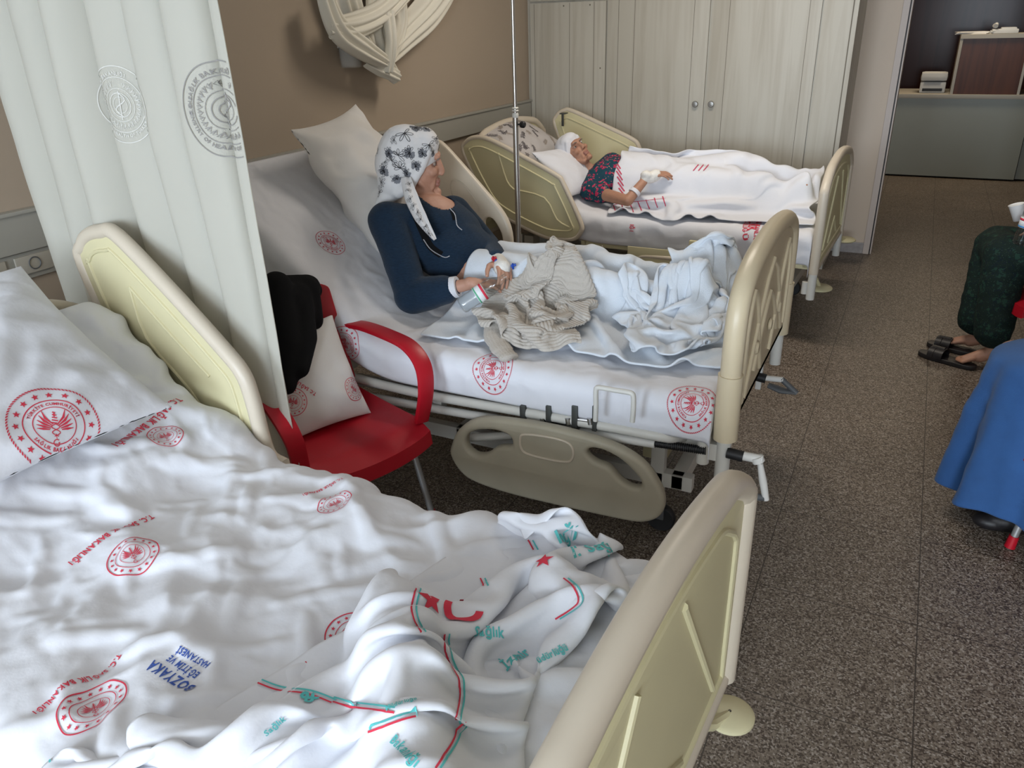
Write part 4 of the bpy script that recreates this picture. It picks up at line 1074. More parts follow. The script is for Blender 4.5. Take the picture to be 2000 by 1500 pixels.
# the other curtain, tied up in a knot on the left wall
def ribbon(mb, pts, w, th=.012, nrm=(1, 0, 0), folds=3, seed=0, n=16, mi=0):
    """pleated cloth band along pts: width w (list or number)"""
    P = [Vector(p) for p in smooth_poly(pts, 10, False)]; N = len(P); ws = np.interp(np.linspace(0, 1, N), np.linspace(0, 1, len(w)), w) if hasattr(w, '__len__') else [w] * N
    nr = Vector(nrm); G = np.zeros((N, n, 3)); r_ = np.random.RandomState(seed); ph = r_.rand() * 6
    for i in range(N):
        t = (P[min(i + 1, N - 1)] - P[max(i - 1, 0)]).normalized(); sd = nr.cross(t).normalized(); up = t.cross(sd)
        for j in range(n):
            a = j / (n - 1) * 2 - 1; wob = .4 * math.sin(i * .23 + seed)
            hgt = (1 - a * a) * .5 * ws[i] * .5 + th * math.sin(a * folds * pi + ph + wob) + .4 * th * math.sin(a * folds * 2.3 * pi + i * .1)
            G[i, j] = P[i] + sd * (a * ws[i] / 2) + up * hgt
    me = baked(grid_mesh(G), [('SUBSURF', dict(levels=1)), ('SOLIDIFY', dict(thickness=.004, offset=0))])
    mb.add([v.co.copy() for v in me.vertices], [tuple(p.vertices) for p in me.polygons], mi); bpy.data.meshes.remove(me)
xk = XW + .10
K = lambda px, py, dx=0: at(px + 12, py, x=xk + dx)
kn = MB()
ribbon(kn, [K(640, -260), K(650, -80), K(672, 20), K(700, 80), K(735, 120)], [.26, .24, .2, .16, .14], .018, seed=1, folds=4)
ribbon(kn, [K(905, -260), K(870, -80), K(830, 10), K(775, 70), K(735, 110)], [.30, .28, .24, .18, .12], .018, seed=2, folds=4)
ribbon(kn, [K(760, -260, .02), K(735, -60, .02), K(720, 30, .03), K(735, 110, .03), K(760, 152, .03)], [.24, .22, .17, .13, .09], .016, seed=3, folds=3)
ribbon(kn, [K(700, -120, .0), K(740, -30, .01), K(760, 40, .01), K(745, 110, .01)], [.34, .3, .2, .12], .016, seed=9, folds=4)
ribbon(kn, [K(628, 55, .07), K(680, 50, .10), K(740, 20, .10), K(800, -40, .07)], [.10, .13, .13, .10], .014, seed=4, folds=3)
ribbon(kn, [K(622, -10, .06), K(650, 55, .09), K(700, 95, .11), K(740, 120, .09)], [.10, .14, .12, .07], .014, seed=5, folds=3)
ribbon(kn, [K(745, 20, .11), K(752, 80, .12), K(745, 140, .08)], [.09, .08, .07], .010, seed=6, folds=2)
ribbon(kn, [K(700, 118, .05), K(730, 132, .06), K(765, 150, .05)], [.06, .09, .07], .009, seed=7, folds=3)
cu2 = kn.build('knotted_curtain', mat('curtain_cream_tied', (.74, .71, .62), .8, bump=.1, bscale=60, sheen=.1), smooth=True)
props(cu2, 'cream curtain tied up in a knot high on the left wall', 'curtain')
jp = at(690, 110, x=XW + .07)
t_ = thing('suction_jar', 'clear plastic jar fixed on the wall behind the knotted curtain', 'jar', (XW + .07, jp.y, jp.z - .08))
j0 = at(688, 132, x=XW + .07)
M['jar'] = mat('jar_plastic', (.60, .58, .54), .12, alpha=.35)
MB().lathe([(.050, .0), (.056, .004), (.060, .05), (.062, .16), (.058, .16), (.056, .05), (.050, .008), (.0001, .006)], (XW + .068, j0.y, j0.z), n=32).build('jar_body', M['jar'], t_)
MB().lathe([(.064, .161), (.064, .178), (.03, .185), (.0001, .185)], (XW + .068, j0.y, j0.z), n=28).build('lid', M['enamel'], t_)
MB().box((XW + .0, j0.y - .02, j0.z + .1), (XW + .008, j0.y + .02, j0.z + .2)).build('wall_bracket', M['enamel'], t_)

# ------------------------------------------------------------------ IV pole between the beds
pp_ = at(1011, 400, y=3.78); px_ = pp_.x
t_ = thing('drip_stand', 'tall chrome drip stand with a black knob between the middle and far beds', 'drip stand', (px_, 3.78, 0))
zk = at(1010, 225, y=3.78).z
MB().tube([(px_, 3.78, .09), (px_, 3.78, zk)], .0145, 20).build('lower_pole', M['steel'], t_)
MB().tube([(px_, 3.78, zk), (px_, 3.78, 2.15)], .0100, 20).build('upper_pole', M['steel'], t_)
MB().lathe([(.016, -.012), (.017, -.004), (.017, .006), (.013, .012)], (px_, 3.78, zk), n=20).lathe([(.015, .018), (.019, .022), (.015, .027)], (px_, 3.78, zk), n=20).lathe([(.015, .031), (.019, .035), (.014, .04)], (px_, 3.78, zk), n=20).build('collar', M['enamel'], t_)
MB().tube([(px_ + .01, 3.78, zk - .045), (px_ + .045, 3.775, zk - .045)], .005, 10).lathe([(.0001, .03), (.012, .03), (.017, .036), (.017, .052), (.011, .058), (.0001, .058)], (px_, 3.78, zk - .045), (1, -.1, 0), 12).build('knob', M['black'], t_)
for k in range(5):
    a = 2 * pi * k / 5 + .4; e = Vector((px_ + .26 * math.cos(a), 3.78 + .26 * math.sin(a), .07))
    l_ = MB().tube([(px_, 3.78, .10), e], .011, 10).build('leg', M['steel'], t_)
    MB().lathe([(.0001, -.012), (.03, -.012), (.035, 0), (.03, .012), (.0001, .012)], (e.x, e.y, .036), (math.sin(a), -math.cos(a), 0), 18).build('wheel', M['black'], l_)
for s_ in (-1, 1):
    MB().tube(smooth_poly([(px_, 3.78, 2.13), (px_ + s_ * .06, 3.78, 2.15), (px_ + s_ * .12, 3.78, 2.12), (px_ + s_ * .15, 3.78, 2.15)], 4, False), .004, 8).build('hook', M['steel'], t_)

# ------------------------------------------------------------------ red plastic armchairs
def make_chair(label, T, leglen=.44):
    """T maps chair coordinates (x to its front, y across, z up; origin on the floor under the seat centre)"""
    root = thing('plastic_armchair', label, 'chair', tuple(T(0, 0, 0)))
    n = 26; S = np.zeros((n, n, 3))
    for i in range(n):
        for j in range(n):
            a = i / (n - 1); b = j / (n - 1) * 2 - 1
            wd = .25 - .03 * (1 - a); x = -.23 + .50 * a + .03 * (1 - b * b) * (a > .8) * (a - .8) * 5
            z = .43 - .012 * (1 - b * b) - .03 * max(0, a - .86) / .14 + .02 * (1 - a) ** 2 + .008 * abs(b) ** 6
            S[i, j] = (x, b * wd, z)
    me = baked(grid_mesh(S), [('SOLIDIFY', dict(thickness=.006, offset=-1))])
    mb = MB().add([v.co.copy() for v in me.vertices], [tuple(p.vertices) for p in me.polygons])
    ap = [S[0, j] for j in range(n)] + [S[i, -1] for i in range(n)] + [S[-1, j] for j in range(n)][::-1] + [S[i, 0] for i in range(n)][::-1]
    v = []; 
    for p in ap: v += [tuple(p), (p[0] * 1.015, p[1] * 1.015, p[2] - .055)]
    f = [(2 * i, 2 * i + 1, (2 * i + 3) % len(v), (2 * i + 2) % len(v)) for i in range(len(ap))]
    mb.add(v, f); mb.build('seat', M['redplastic'], root, T=MT(T))
    # back shell, open slots left out of sight
    B = np.zeros((20, 20, 3))
    for i in range(20):
        for j in range(20):
            a = i / 19; b = j / 19 * 2 - 1; hh = (.47 - .05 * b * b)
            B[i, j] = (-.22 - .10 * a + .055 * b * b, b * (.225 - .02 * a), .435 + hh * a)
    me = baked(grid_mesh(B), [('SUBSURF', dict(levels=1)), ('SOLIDIFY', dict(thickness=.009, offset=0)), ('BEVEL', dict(width=.003, segments=2))])
    mb = MB().add([v.co.copy() for v in me.vertices], [tuple(p.vertices) for p in me.polygons]); mb.build('backrest', M['redplastic'], root, T=MT(T))
    for s_ in (-1, 1):
        pts = smooth_poly([(-.27, s_ * .215, .695), (-.16, s_ * .262, .705), (.0, s_ * .285, .70), (.13, s_ * .287, .69), (.215, s_ * .280, .64), (.245, s_ * .262, .55), (.225, s_ * .245, .43)], 7, False)
        w_ = [.030, .033, .034, .034, .034, .032, .030]; ws = np.interp(np.linspace(0, 1, len(pts)), np.linspace(0, 1, 7), w_)
        mb = MB(); P = [Vector(p) for p in pts]; N = len(P); vs = []; nn = 12
        for i in range(N):
            t = (P[min(i + 1, N - 1)] - P[max(i - 1, 0)]).normalized(); sd = Vector((0, 1, 0)); sd = (sd - t * sd.dot(t)).normalized(); up = t.cross(sd)
            for k in range(nn):
                a = 2 * pi * k / nn; ca_, sa_ = math.cos(a), math.sin(a); vs.append(P[i] + sd * (ws[i] * np.sign(ca_) * abs(ca_) ** .5) + up * (.011 * np.sign(sa_) * abs(sa_) ** .5))
        fs = [(i * nn + k, i * nn + (k + 1) % nn, (i + 1) * nn + (k + 1) % nn, (i + 1) * nn + k) for i in range(N - 1) for k in range(nn)] + [tuple(range(nn)), tuple(range((N - 1) * nn, N * nn))]
        mb.add(vs, fs).build('armrest', M['redplastic'], root, T=MT(T))
    for sx, sy in ((1, -1), (1, 1), (-1, -1), (-1, 1)):
        a = Vector((sx * .19, sy * .20, .40)); b = Vector((sx * .25, sy * .245, .012))
        lg = MB().tube([a, b], .0125, 14).build('leg', M['steelmatte'], root, T=MT(T))
        MB().tube([b.lerp(a, .10), b + Vector((0, 0, -.008))], [.016, .018], 14).build('foot_cap', M['redplastic'], lg, T=MT(T))
        MB().tube([a, a.lerp(b, .12)], [.022, .018], 12).build('leg_socket', M['redplastic'], lg, T=MT(T))
    return root
def MT(T):
    o = T(0, 0, 0); ax, ay, az = T(1, 0, 0) - o, T(0, 1, 0) - o, T(0, 0, 1) - o
    m_ = Matrix.Identity(4)
    for i in range(3): m_[i][0], m_[i][1], m_[i][2], m_[i][3] = ax[i], ay[i], az[i], o[i]
    return m_
def chairT(x, y, deg):
    c, s_ = math.cos(math.radians(deg)), math.sin(math.radians(deg)); return lambda a, b, z: Vector((x + a * c - b * s_, y + a * s_ + b * c, z))
M['steelmatte'] = mat('leg_grey', (.42, .42, .42), .35, metal=.6)
CT = chairT(-1.765, 1.95, -21)
make_chair('red plastic armchair with grey legs standing between the two nearest beds', CT)
make_chair('red plastic armchair under the person in the blue denim skirt at the right edge', chairT(.765, 3.06, 184))
make_chair('red plastic armchair under the person in the dark green skirt', chairT(.86, 4.62, 184))

# ------------------------------------------------------------------ people
def hand_prims(Wr, d, nrm, side, curl=.5, k=1.0, spread=.06):
    """Wr wrist, d finger direction, nrm palm normal (out of the palm), side unit vector towards the thumb"""
    Wr = Vector(Wr); d = Vector(d).normalized(); nrm = Vector(nrm); nrm = (nrm - d * nrm.dot(d)).normalized(); sd = d.cross(nrm).normalized()
    if sd.dot(Vector(side)) < 0: sd = -sd
    P = []
    offs = [.026, .009, -.009, -.026]; lens = [(.038, .024, .019), (.043, .027, .021), (.040, .025, .020), (.031, .019, .017)]; pl = [.082, .086, .081, .074]
    for i in range(4):
        base = Wr + sd * offs[i] * .6 * k; kn_ = Wr + d * pl[i] * k + sd * offs[i] * k - nrm * (.003 * abs(i - 1.3)) * k
        P.append(('cap', base, .0125 * k, kn_, .0105 * k)); p = kn_; a = curl * (.5 + .08 * i); dd = (d + sd * spread * (1.5 - i)).normalized()
        r = .0092 * k if i < 3 else .0078 * k
        for j, L in enumerate(lens[i]):
            di = (dd * math.cos(a) + nrm * math.sin(a)); q = p + di * L * k; P.append(('cap', p, r, q, r * .9)); p = q; r *= .9; a += curl * (.75 if j == 0 else .5)
    t0 = Wr + d * .02 * k + sd * .022 * k; t1 = t0 + (d * .6 + sd * .75 + nrm * .25).normalized() * .040 * k; t2 = t1 + (d * .85 + sd * .35 + nrm * .4).normalized() * .032 * k; t3 = t2 + (d * .95 + sd * .1 + nrm * .5).normalized() * .025 * k
    P += [('cap', Wr, .014 * k, t1, .0125 * k), ('cap', t1, .0115 * k, t2, .0105 * k), ('cap', t2, .010 * k, t3, .0085 * k), ('cap', Wr - d * .02, .024 * k, Wr + d * .03 * k, .020 * k)]
    return P
def head_matrix(c, f, up):
    f = Vector(f).normalized(); up = Vector(up); up = (up - f * up.dot(f)).normalized(); l = up.cross(f)
    m_ = Matrix.Identity(4)
    for i in range(3): m_[i][0], m_[i][1], m_[i][2], m_[i][3] = f[i], l[i], up[i], c[i]
    return m_
def head_prims(MH, k=1.0, old=True):
    L = lambda x, y, z: MH @ (Vector((x, y, z)) * k); R3 = MH.to_3x3(); P = []
    E = lambda c, r: P.append(('ell', L(*c), tuple(q * k for q in r), R3)); C_ = lambda a, ra, b, rb: P.append(('cap', L(*a), ra * k, L(*b), rb * k))
    E((-.018, 0, .032), (.098, .076, .090)); E((.028, 0, -.022), (.060, .060, .082)); E((.028, 0, -.072), (.052, .050, .044))
    E((.080, 0, -.103), (.021, .021, .017)); C_((.082, 0, .018), .011, (.097, 0, -.024), .0140); E((.098, .011, -.033), (.010, .008, .007)); E((.098, -.011, -.033), (.010, .008, .007))
    C_((.080, -.034, .032), .012, (.080, .034, .032), .012); E((.060, .042, -.022), (.024, .020, .020)); E((.060, -.042, -.022), (.024, .020, .020))
    C_((.088, -.014, -.060), .0075, (.088, .014, -.060), .0075); C_((.086, -.012, -.074), .008, (.086, .012, -.074), .008)
    for s_ in (-1, 1):
        E((-.002, s_ * .076, -.008), (.018, .007, .031)); C_((.07, s_ * .024, -.045), .010, (.066, s_ * .030, -.082), .009); C_((.02, s_ * .048, -.06), .016, (.055, s_ * .030, -.10), .013)
    return P
def make_person(label, J, MH, skin, hk=1.0, head=True, group=None, vox=.0045, hands=True, feet=True, sm=5):
    """one continuous body from joints J; clothes are added by the caller"""
    V = Vector; root = thing('person', label, 'person', tuple(V((J['pelvis'].x, J['pelvis'].y, J.get('base', 0)))), group)
    P = []
    up = (J['neck'] - J['pelvis']).normalized(); lat = (J['shL'] - J['shR']).normalized()
    fw = lat.cross(up).normalized(); R3 = Matrix((fw, lat, up)).transposed()
    ch = J['pelvis'].lerp(J['neck'], .70); wa = J['pelvis'].lerp(J['neck'], .36)
    P += [('ell', ch, (.095, .145, .16), R3), ('ell', wa, (.09, .125, .14), R3), ('ell', J['pelvis'], (.10, .155, .12), R3), ('cap', ch.lerp(J['neck'], .5), .06, J['neck'] + up * .02, .048)]
    for s_ in 'LR':
        P += [('cap', J['neck'] - up * .03, .045, J['sh' + s_], .046), ('cap', J['sh' + s_], .046, J['el' + s_], .034), ('cap', J['el' + s_], .034, J['wr' + s_], .024)]
        hp = J['pelvis'] + lat * (.085 if s_ == 'L' else -.085)
        P += [('cap', hp, .085, J['kn' + s_], .055), ('cap', J['kn' + s_], .053, J['an' + s_], .034)]
        if feet:
            t = J['toe' + s_]; a = J['an' + s_]; P += [('cap', a - V((0, 0, .0)), .036, a.lerp(t, .45) + V((0, 0, -.01)), .032), ('cap', a.lerp(t, .3), .030, t, .022)]
            dz = (t - a).normalized(); sd = dz.cross(V((0, 0, 1))).normalized()
            for i in range(5): P.append(('cap', a.lerp(t, .7) + sd * (.020 - .010 * i), .012, t + sd * (.028 - .014 * i) + dz * (.035 - .006 * abs(i - (1 if 1 else 0))), .0095 if i else .012))
    if hands:
        for s_ in 'LR': P += hand_prims(J['wr' + s_], J['hd' + s_][0], J['hd' + s_][1], J['hd' + s_][2], J['hd' + s_][3])
    P += head_prims(MH, hk); L = lambda x, y, z: MH @ (V((x, y, z)) * hk)
    P.append(('cap', J['neck'] - up * .02, .050, L(-.028, 0, -.06), .046))
    me = baked(prims_mesh(P), [('REMESH', dict(mode='VOXEL', voxel_size=vox)), ('SMOOTH', dict(factor=.5, iterations=sm))])
    inv = MH.inverted(); me.materials.clear()
    for v in me.vertices:
        q = (inv @ v.co) / hk
        for s_ in (-1, 1):
            d = (q - V((.088, s_ * .031, .008))).length
            if d < .022: q = q - V((.009 * (1 - (d / .022) ** 2), 0, 0))
        d = abs(q.z + .0672)
        if q.x > .075 and abs(q.y) < .020 and d < .004: q = q - V((.0035 * (1 - d / .004), 0, 0))
        if q.length < .16: v.co = MH @ (q * hk)
    body = link('body', me, root, [skin, M['lips'], M['lids']])
    for p in body.data.polygons:
        q = (inv @ (p.center + WL[root.name])) / hk
        if q.x > .078 and abs(q.y) < .021 and -.082 < q.z < -.054: p.material_index = 1
        elif q.x > .05 and abs(abs(q.y) - .031) < .016 and abs(q.z - .006) < .010: p.material_index = 2
    for s_ in (-1, 1):
        c = L(.0665, s_ * .030, .006); e_ = MB().lathe([(1e-4, -.0105 * hk), (.0074 * hk, -.0074 * hk), (.0105 * hk, 0), (.0074 * hk, .0074 * hk), (.005 * hk, .0092 * hk)], c, MH.to_3x3() @ V((1, 0, 0)), 16)
        e_.lathe([(.0068 * hk, .0085 * hk), (1e-4, .0106 * hk)], c, MH.to_3x3() @ V((1, 0, 0)), 16, mi=1)
        e_.build('eye', [M['eyewhite'], M['eye']], root, smooth=True)
        MB().tube([L(.088, s_ * (.031 - .018), .024), L(.091, s_ * .031, .029), L(.082, s_ * (.031 + .018), .024)], .0028 * hk, 6).build('eyebrow', M['hair'], root, smooth=True)
    return root
M['eyewhite'] = mat('eye_white', (.36, .29, .25), .25)
V = Vector
def garment(name, prims, root, mats, vox=.007, it=6, amp=.0, seed=0, cut=None, thick=None, fsc=9.0):
    me = baked(prims_mesh(prims), [('REMESH', dict(mode='VOXEL', voxel_size=vox)), ('SMOOTH', dict(factor=.5, iterations=it))]); me.materials.clear()
    n = len(me.vertices); a = np.empty(n * 3); me.vertices.foreach_get('co', a); a = a.reshape(-1, 3); nn = np.empty(n * 3); me.vertices.foreach_get('normal', nn); nn = nn.reshape(-1, 3)
    if amp:
        h = crumple(a[:, 0] * 1.0 + a[:, 1] * .6, a[:, 2] + a[:, 1] * .5, seed, n=10, f0=fsc * .5, f1=fsc * 1.8, warp=.05) * amp; a = a + nn * h[:, None]
        me.vertices.foreach_set('co', a.ravel())
    if cut:
        bm = bmesh.new(); bm.from_mesh(me); bmesh.ops.delete(bm, geom=[f for f in bm.faces if cut(f.calc_center_median())], context='FACES')
        bmesh.ops.delete(bm, geom=[v for v in bm.verts if not v.link_faces], context='VERTS'); bm.to_mesh(me); bm.free()
        me = baked(me, [('SMOOTH', dict(factor=.4, iterations=2)), ('SOLIDIFY', dict(thickness=thick or .004, offset=0))])
    return link(name, me, root, mats)

# ---- woman sitting on the middle bed
J1 = dict(base=.64, pelvis=V((-1.66, 2.88, .755)), neck=at(842, 402, y=2.84), shR=at(757, 432, y=2.66), shL=at(886, 418, y=3.03),
          elR=at(806, 578, y=2.55), wrR=at(926, 553, y=2.62), elL=at(948, 482, y=3.08), wrL=at(974, 512, y=2.76),
          knL=V((-1.20, 3.02, .79)), knR=V((-1.22, 2.82, .78)), anL=V((-.80, 3.12, .72)), anR=V((-.82, 2.90, .72)), toeL=V((-.70, 3.14, .80)), toeR=V((-.72, 2.92, .80)))
J1['hdR'] = ((.80, .42, -.12), (.1, .2, -1), (0, 0, 1), .55); J1['hdL'] = ((.55, -.60, -.12), (-.3, -.2, -1), (0, -1, .3), .6)
MH1 = head_matrix(at(812, 318, y=2.84), (.86, .50, -.10), (.05, .0, 1))
w1 = make_person('woman in navy cardigan and patterned white headscarf sitting up on the middle bed', J1, MH1, M['skin'], 1.13)
ch = J1['pelvis'].lerp(J1['neck'], .66); wa = J1['pelvis'].lerp(J1['neck'], .34); upv = (J1['neck'] - J1['pelvis']).normalized(); latv = (J1['shL'] - J1['shR']).normalized(); fwv = latv.cross(upv); R3 = Matrix((fwv, latv, upv)).transposed()
nb = J1['neck'] - upv * .075
cp = [('ell', ch, (.112, .180, .17), R3), ('ell', wa + fwv * .01, (.118, .185, .15), R3), ('ell', J1['pelvis'], (.125, .17, .09), R3), ('ell', ch + fwv * .040 - upv * .07, (.085, .13, .09), R3)]
for s_ in 'LR': cp += [('cap', nb, .052, J1['sh' + s_], .078), ('cap', J1['sh' + s_], .080, J1['el' + s_], .066), ('cap', J1['el' + s_], .066, J1['wr' + s_].lerp(J1['el' + s_], .38 if s_ == 'R' else .15), .043)]
cp.append(('cap', J1['shR'] - upv * .08 + latv * .04, .07, J1['pelvis'] - latv * .11 + upv * .06, .085))
cp.append(('cap', J1['elR'], .075, J1['elR'].lerp(J1['wrR'], .5), .060))
nkc = J1['neck'] + fwv * .045 + upv * .005
garment('cardigan', cp, w1, [M['navy']], .0065, 5, amp=.006, seed=3, cut=lambda p: (p - nkc).length < .082, thick=.005)
# white cuff
cu = MB(); a_ = J1['wrR'].lerp(J1['elR'], .36); b_ = J1['wrR'].lerp(J1['elR'], .26)
cu.tube([a_, b_], [.045, .043], 24).build('cuff', M['cotton'], w1)
# headscarf
L = lambda x, y, z: MH1 @ (V((x, y, z)) * 1.13); RH = MH1.to_3x3(); k_ = 1.13
sp = [('ell', L(-.030, 0, .040), (.112 * k_, .092 * k_, .098 * k_), RH), ('ell', L(-.070, 0, -.010), (.085 * k_, .082 * k_, .085 * k_), RH), ('ell', L(-.085, -.01, -.07), (.058 * k_, .066 * k_, .075 * k_), RH),
      ('cap', L(-.09, -.02, -.10), .048, L(-.125, -.03, -.165), .030), ('ell', L(.02, 0, .075), (.066 * k_, .070 * k_, .058 * k_), RH), ('ell', L(-.012, 0, -.012), (.052 * k_, .094 * k_, .055 * k_), RH)]
for s_ in (-1, 1): sp += [('cap', L(.045, s_ * .055, .065), .022, L(.020, s_ * .074, -.01), .020), ('cap', L(.020, s_ * .074, -.01), .020, L(-.02, s_ * .070, -.075), .022), ('cap', L(-.02, s_ * .07, -.075), .026, L(-.06, s_ * .05, -.10), .03)]
sc1 = garment('headscarf', sp, w1, [M['scarfwhite']], .0055, 5, amp=.0035, seed=8)
# scarf tails over the chest
tl = MB()
def on_body(pts, out=.0): return [p + V((.0, -.0, 0)) for p in pts]
ribbon(tl, [at(793, 350, y=2.73), at(803, 385, y=2.66), at(822, 425, y=2.625), at(850, 468, y=2.63)], [.045, .058, .05, .010], .006, nrm=(.30, -.90, .25), folds=1, seed=2, n=12)
tlo = tl.build('scarf_tail', [M['scarfwhite']], w1, smooth=True)
flower = lambda n=6, r=1.0, w=.09: [None]
def flower_art(n=6, seed=0):
    r_ = np.random.RandomState(seed); d = D2()
    a0 = r_.rand() * 6
    for i in range(n):
        a = a0 + i * (2.6 + r_.rand() * .5) / n * 1.6; L_ = .75 + .35 * r_.rand(); wd = .16 + .05 * r_.rand(); pts = []
        for t in np.linspace(0, 2 * pi, 15)[:-1]:
            x = L_ * (.55 - .45 * math.cos(t)); y = wd * math.sin(t) * (.5 + .5 * x); pts.append((x * math.cos(a) - y * math.sin(a), x * math.sin(a) + y * math.cos(a)))
        d.line(pts, .055, 0, cyc=True)
    d.star((0, 0), .14, 0, n=6)
    return d
def blotch(seed):
    r_ = np.random.RandomState(seed); d = D2()
    for i in range(5):
        a = 2 * pi * i / 5 + r_.rand(); c = (.32 * math.cos(a), .32 * math.sin(a)); v = [c] + [(c[0] + (.26 + .08 * math.sin(3 * t + i)) * math.cos(t), c[1] + .26 * math.sin(t)) for t in np.linspace(0, 2 * pi, 13)[:-1]]
        d.add(v, [(0, j + 1, (j + 1) % 12 + 1) for j in range(12)], 1)
    d.ring(0.001, .16, 0, 10); return d
sf = Surf(sc1); r_ = np.random.RandomState(12)
pat = [(790, 262, .030), (812, 250, .026), (852, 272, .022), (832, 252, .02), (778, 305, .024), (800, 300, .024), (765, 315, .022), (750, 335, .024), (782, 330, .026), (775, 350, .02), (745, 358, .02), (760, 300, .02), (742, 378, .022), (812, 325, .02), (838, 285, .022), (845, 300, .014), (770, 275, .018), (825, 300, .02), (752, 318, .016), (795, 340, .018)]
for i, (px, py, sz) in enumerate(pat):
    c, n = sf.hit(px, py)
    if c is None: continue
    if i % 2: sf.put(blotch(i), c, n, V((r_.randn(), r_.randn(), r_.randn())), sz * 1.7, [0, 1], off=.0012, reach=.04)
    sf.put(flower_art(5 + i % 3, i), c + V((0, 0, .004)), n, V((r_.randn() * .3, r_.randn() * .3, 1)), sz * 1.25, [0, 1], off=.0024, reach=.04)
for k in range(26):  # the far side carries the same print
    th = r_.rand() * 2 * pi; q = MH1 @ V((-.03 + .3 * math.cos(th), .3 * math.sin(th), .05 + .2 * (r_.rand() - .3))); h = sf.bvh.ray_cast(q, (L(-.03, 0, .03) - q).normalized())
    if h[0] and (h[0] - V((0, 0, H))).normalized().dot(h[1]) > -.1: sf.put(flower_art(6, k + 40), h[0], h[1], V((0, 0, 1)), .028, [0, 1], off=.002, reach=.04)
sf.printed([M['scarfink'], M['scarfgrey']])
sf = Surf(tlo)
for i, (px, py) in enumerate([(797, 372), (802, 388), (808, 402), (815, 415), (822, 428), (830, 442), (838, 455), (852, 388), (800, 360)]):
    c, n = sf.hit(px, py)
    if c is not None: sf.put(flower_art(6, i + 70), c, n, V((0, 0, 1)), .016, [0, 0], off=.0015, reach=.02)
sf.printed([M['scarfink']])
# white beaded cord trimming the open front of the cardigan, black lining strip
be = MB()
Sg = Surf([o for o in w1.children if o.name.startswith('cardigan')][0])
def stitched(mb, pts, r, n, out=.003):
    P = []
    for px, py in smooth_poly(pts, 10, False):
        c, nn_ = Sg.hit(px, py)
        if c is not None: P.append(c + nn_ * out)
    for i in range(len(P) - 1):
        a = P[i]; b = P[i + 1]
        mb.tube([a, a.lerp(b, .6)], r, 6)
stitched(be, [(868, 396), (874, 403), (880, 410), (888, 420), (892, 440), (902, 450)], .0022, 30); stitched(be, [(827, 468), (840, 486), (858, 498), (870, 503), (878, 500)], .0022, 30)
be.build('beaded_cord', M['cotton'], w1, smooth=True)
bl = D2(); Sg.line_px([(795, 372), (808, 410), (822, 445), (840, 480), (862, 498)], .030, 0, off=.002); Sg.line_px([(850, 376), (866, 392), (882, 410), (888, 430)], .022, 0, off=.002)
Sg.printed([M['blacktex']])
# bandaged hand with coloured drip valves
wv = J1['wrL']; gz = [('cap', J1['wrL'].lerp(J1['elL'], .1), .034, J1['wrL'] + V(J1['hdL'][0]).normalized() * .065, .036)]
garment('bandage', gz, w1, [M['gauze']], .005, 3, amp=.004, seed=4, fsc=20)
for px, py, c in ((966, 512, 'blue'), (998, 520, 'blue'), (978, 527, 'blue'), (960, 506, 'redplastic')):
    p = at(px, py, y=2.72); MB().tube([p, p + V((.018, .01, .006))], .006, 8).tube([p + V((.008, 0, .012)), p + V((.008, .004, -.012))], .0045, 8).build('drip_valve', M[c], w1)

# ---- woman lying in the far bed
J2 = dict(base=.64, pelvis=V((-1.32, 5.05, .765)), neck=at(1150, 338, y=4.98), shR=at(1152, 372, y=4.80), shL=at(1195, 318, y=5.18),
          elR=at(1226, 392, y=4.64), wrR=at(1264, 346, y=4.76), elL=V((-1.55, 5.32, .74)), wrL=V((-1.36, 5.18, .84)),
          knL=V((-.98, 5.12, .89)), knR=V((-.96, 4.93, .80)), anL=V((-.62, 5.14, .73)), anR=V((-.64, 4.92, .72)), toeL=V((-.53, 5.14, .83)), toeR=V((-.56, 4.92, .82)))
J2['hdR'] = ((.78, .34, .16), (.2, .3, -1), (.3, 0, 1), .5); J2['hdL'] = ((.7, -.5, -.2), (0, 0, -1), (-.2, -.3, 1), .4)
MH2 = head_matrix(at(1122, 297, y=4.96), (.60, -.42, .62), (-.72, .05, .66))
w2 = make_person('older woman in a floral dress lying down with a white cloth on her head', J2, MH2, M['skin2'], 1.0)
up2 = (J2['neck'] - J2['pelvis']).normalized(); lat2 = (J2['shL'] - J2['shR']).normalized(); fw2 = lat2.cross(up2); R32 = Matrix((fw2, lat2, up2)).transposed(); ch2 = J2['pelvis'].lerp(J2['neck'], .72)
dp = [('ell', ch2, (.115, .19, .17), R32), ('ell', J2['pelvis'].lerp(J2['neck'], .4), (.12, .18, .18), R32), ('ell', J2['pelvis'], (.12, .18, .16), R32)]
for s_ in 'LR': dp += [('cap', J2['neck'] - up2 * .045, .055, J2['sh' + s_], .070), ('cap', J2['sh' + s_], .070, J2['sh' + s_].lerp(J2['el' + s_], .32), .062)]
garment('floral_dress', dp, w2, [M['dress']], .008, 5, amp=.004, seed=5)
L = lambda x, y, z: MH2 @ V((x, y, z)); RH = MH2.to_3x3()
hp = [('ell', L(-.026, 0, .050), (.104, .088, .092), RH), ('ell', L(.02, 0, .078), (.066, .072, .050), RH), ('ell', L(-.06, 0, .0), (.07, .078, .085), RH), ('cap', L(.058, -.05, .066), .014, L(.058, .05, .066), .014), ('cap', L(.058, -.05, .066), .014, L(.0, -.080, -.02), .012), ('cap', L(.058, .05, .066), .014, L(.0, .080, -.02), .012)]
garment('head_cloth', hp, w2, [M['cotton']], .0055, 3, amp=.003, seed=6)
a_ = J2['wrR'].lerp(J2['elR'], .30)
